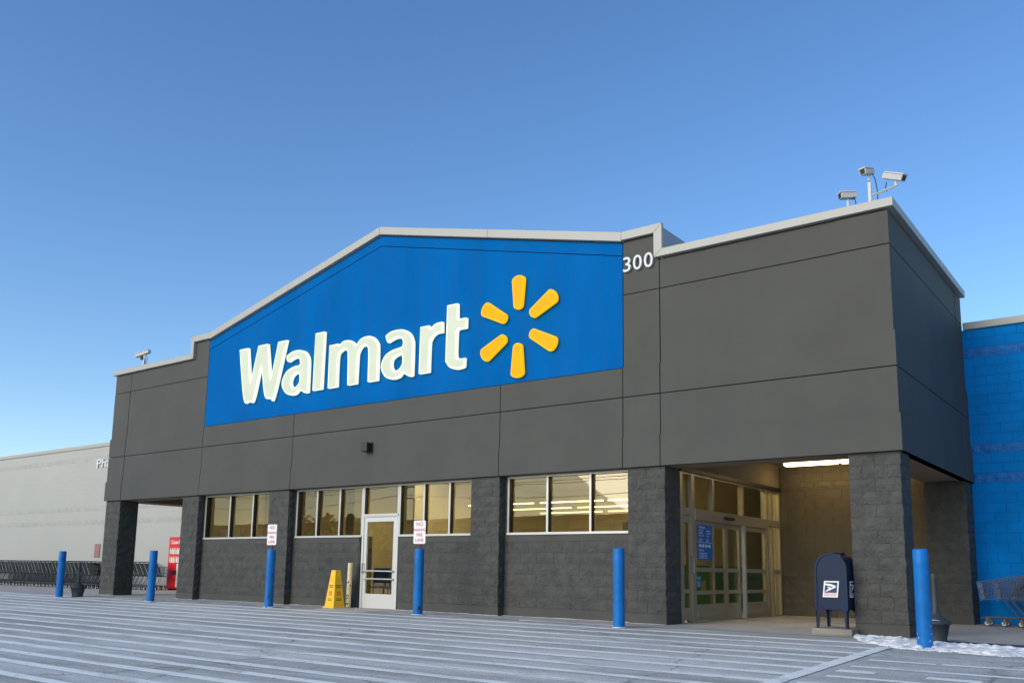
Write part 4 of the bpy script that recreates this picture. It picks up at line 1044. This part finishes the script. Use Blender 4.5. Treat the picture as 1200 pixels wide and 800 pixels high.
# ------------------------------------------------------------------ drinks machine and sign on the beige wall
vm = thing('drinks_machine', 'red drinks vending machine against the beige wall beyond the left porch', 'vending machine', (-27.48, 5.05, .006))
b = B(); b.box(0, .95, 0, .78, .05, 1.98); bevel(b.obj('cabinet', M['cokered'], vm), .015)
b = B(); b.box(.60, .90, -.012, -.001, .12, .98); b.obj('selection_panel', M['hub'], vm)
b = B(); b.box(.33, .62, -.016, -.002, .58, .74); b.obj('delivery_door', M['black'], vm)
b = B(); b.box(.12, .83, -.008, -.001, 1.66, 1.90); b.obj('name_panel', M['cokered'], vm)
text('lettering', 'Coca-Cola', .20, M['signwhite'], (.15, -.010, 1.72), vm, depth=.001, offset=.004)
for zz in (1.02, 1.34):
    b = B()
    for k in range(7):
        x = .10+k*.11; b.prism([(x, zz), (x+.075, zz), (x+.075, zz+.15), (x+.055, zz+.19), (x+.055, zz+.23), (x+.02, zz+.23), (x+.02, zz+.19), (x, zz+.15)], -.010, -.002, k % 3 and 1)
    b.obj('bottle_picture', [M['cream'], M['signwhite']], vm)
for x in (.05, .85):
    b = B(); b.box(x, x+.06, .05, .70, 0, .05); b.obj('foot', M['black'], vm)
tag(B().box(-27.25, -27.15, 4.6, 4.7, 0, .16).obj('caution_cup', M['redink']), 'small red object on the ground beside the red drinks machine', 'litter')
s = thing('wall_sign', 'small faded red sign on the beige wall above the carts', 'sign', (-34.12, YM, 1.50))
b = B(); b.box(-.22, .22, -.03, -.005, -.29, .29); b.obj('plate', M['rust'], s)
text('lettering', 'P', .32, M['signred'], (-.10, -.033, -.08), s, depth=.001)

# ------------------------------------------------------------------ the lot behind the camera (it shows in the window glass)
sb = thing('strip_mall', 'low tan shop row with red striped panels across the lot, reflected in the windows', 'building', (0, 0, -.6))
M['mallwall'] = painted('mall_tan', (.75, .62, .42), .05, .8, 5, .2, .3)
M['malldark'] = plain('mall_dark_glass', (.05, .06, .06), .2)
M['mallred'] = plain('mall_red', (.38, .06, .05), .6)
b = B(); b.box(-150, -24, -82, -66, 0, 7.0); b.obj('wall', M['mallwall'], sb)
b = B(); b.box(-151, -23, -83, -64.8, 7.0, 7.5); b.obj('roof', M['rust'], sb)
me = B().box(-.4, .4, -.4, .4, 0, 7.2).mesh('pillar', M['mallwall'])
for i in range(20): link('pillar', me, sb, (-149+i*6.2, -65.3, 0))
me = B().box(-2.3, 2.3, 0, .1, .6, 4.0).mesh('shop_window', M['malldark'])
for i in range(19): 
    if i not in (13, 14, 15, 16): link('shop_window', me, sb, (-145.9+i*6.2, -65.95, 0))
b = B()
for i in range(13, 17):
    x = -148.5+i*6.2
    b.prism([(x, 1.0), (x+2.4, 1.0), (x+5.2, 3.6), (x+5.2, 5.6)], -65.9, -65.8); b.prism([(x, 3.2), (x+2.8, 6.2), (x, 6.2)], -65.9, -65.8)
b.obj('striped_panel', M['mallred'], sb)
def lamp_post(x, y, lab):
    t = thing('lamp_post', lab, 'lamp post', (x, y, -.6), R(20), 'lot lamp posts across the parking lot')
    b = B(); b.bar((0,0,0), (0,0,9.6), .12, 10, r2=.07, smooth=True); b.obj('pole', M['black'], t)
    for s in (-1, 1):
        b = B(); b.bar((0,0,9.5), (s*.9,0,9.6), .04, 6); b.box(min(s*.8,s*1.5), max(s*.8,s*1.5), -.25, .25, 9.5, 9.68); b.obj('lamp_head', M['black'], t)
        b = B(); b.box(min(s*.85,s*1.45), max(s*.85,s*1.45), -.2, .2, 9.47, 9.495); b.obj('lamp_lens', M['litstrip'], t)
lamp_post(-66.6, -60, 'tall two headed lot lamp reflected in the window right of the pale door')
lamp_post(-20, -55, 'tall two headed lot lamp far behind the camera')
def upole(x, lab):
    t = thing('utility_pole', lab, 'utility pole', (x, -58, -.6), 0, 'utility poles along the road across the lot')
    b = B(); b.bar((0,0,0), (0,0,11.5), .17, 8, r2=.11, smooth=True); b.obj('pole', M['black'], t)
    b = B(); b.box(-1.2, 1.2, -.06, .06, 10.6, 10.75); b.obj('crossarm', M['black'], t)
PX = (-150, -108, -66, -24, 18)
for i, x in enumerate(PX): upole(x, ('utility pole far left across the lot', 'second utility pole from the left across the lot', 'utility pole reflected behind the lamp in the windows', 'utility pole across the lot behind the camera', 'utility pole at the right end of the line across the lot')[i])
for zz, yy in ((10.7, -59), (10.7, -57), (9.2, -58)):
    b = B()
    for a, c in zip(PX, PX[1:]):
        n = 10; pts = [(a+(c-a)*k/n, yy, zz-1.0*(1-(2*k/n-1)**2)) for k in range(n+1)]
        b.tube(pts, .03, 4)
    tag(b.obj('power_line', M['black']), 'power line strung along the poles across the lot', 'cable', 'power lines across the lot')
def tree(x, y, h, lab):
    t = thing('tree', lab, 'tree', (x, y, -.6), 0, 'trees across the lot'); rg = random.Random(int(abs(x*7)))
    b = B(); b.bar((0,0,0), (0,0,h*.5), .22, 8, r2=.12, smooth=True)
    for k in range(7):
        a = rg.uniform(0, 6.28); z = h*rg.uniform(.25, .5); b.bar((0,0,z), (math.cos(a)*h*.22, math.sin(a)*h*.22, z+h*.25), .07, 5, r2=.03)
    b.obj('trunk', M['black'], t)
    b = B()
    for k in range(900):
        z = rg.random(); rad = h*.27*math.sin(math.pi*min(1, .15+z*.85))**.7*rg.uniform(.2, 1)*(1+.35*math.sin(k*.7)); a = rg.uniform(0, 6.28)
        c = Vector((rad*math.cos(a), rad*math.sin(a), h*(.28+.72*z))); s = rg.uniform(.12, .3)
        d1 = Vector((rg.uniform(-1,1), rg.uniform(-1,1), rg.uniform(-1,1))).normalized()*s; d2 = d1.orthogonal().normalized()*s
        b.add([c-d1, c+d2, c+d1*.9, c-d2*.8], [(0,1,2,3)])
    b.obj('crown', M['leaf'], t)
M['leaf'] = plain('dark_foliage', (.035, .045, .022), .8, var=.4, sc=2)
for i, (x, y, h) in enumerate(((-81, -60, 8.2), (-84, -58, 9.0), (-89, -61, 7), (-77, -60, 8.0), (-73.5, -60, 7.2), (-63, -62, 5.5), (-60.5, -62, 5.2), (-70.5, -62, 4.8), (-58, -62, 5.0))):
    tree(x, y, h, ['broad dark tree across the lot, right of the tallest one', 'tallest dark tree across the lot', 'middle sized dark tree left of the tallest across the lot', 'dark tree fourth from the tree group right end', 'dark tree at the left end of the group across the lot', 'smaller dark tree at the right of the group', 'low dark shrub tree in front of the shop row', 'lowest dark shrub tree before the striped panels', 'low bushy tree nearest the striped panels'][i])
print('objects', len(bpy.data.objects), 'tris', sum(len(o.data.polygons) for o in bpy.data.objects if o.type == 'MESH'))
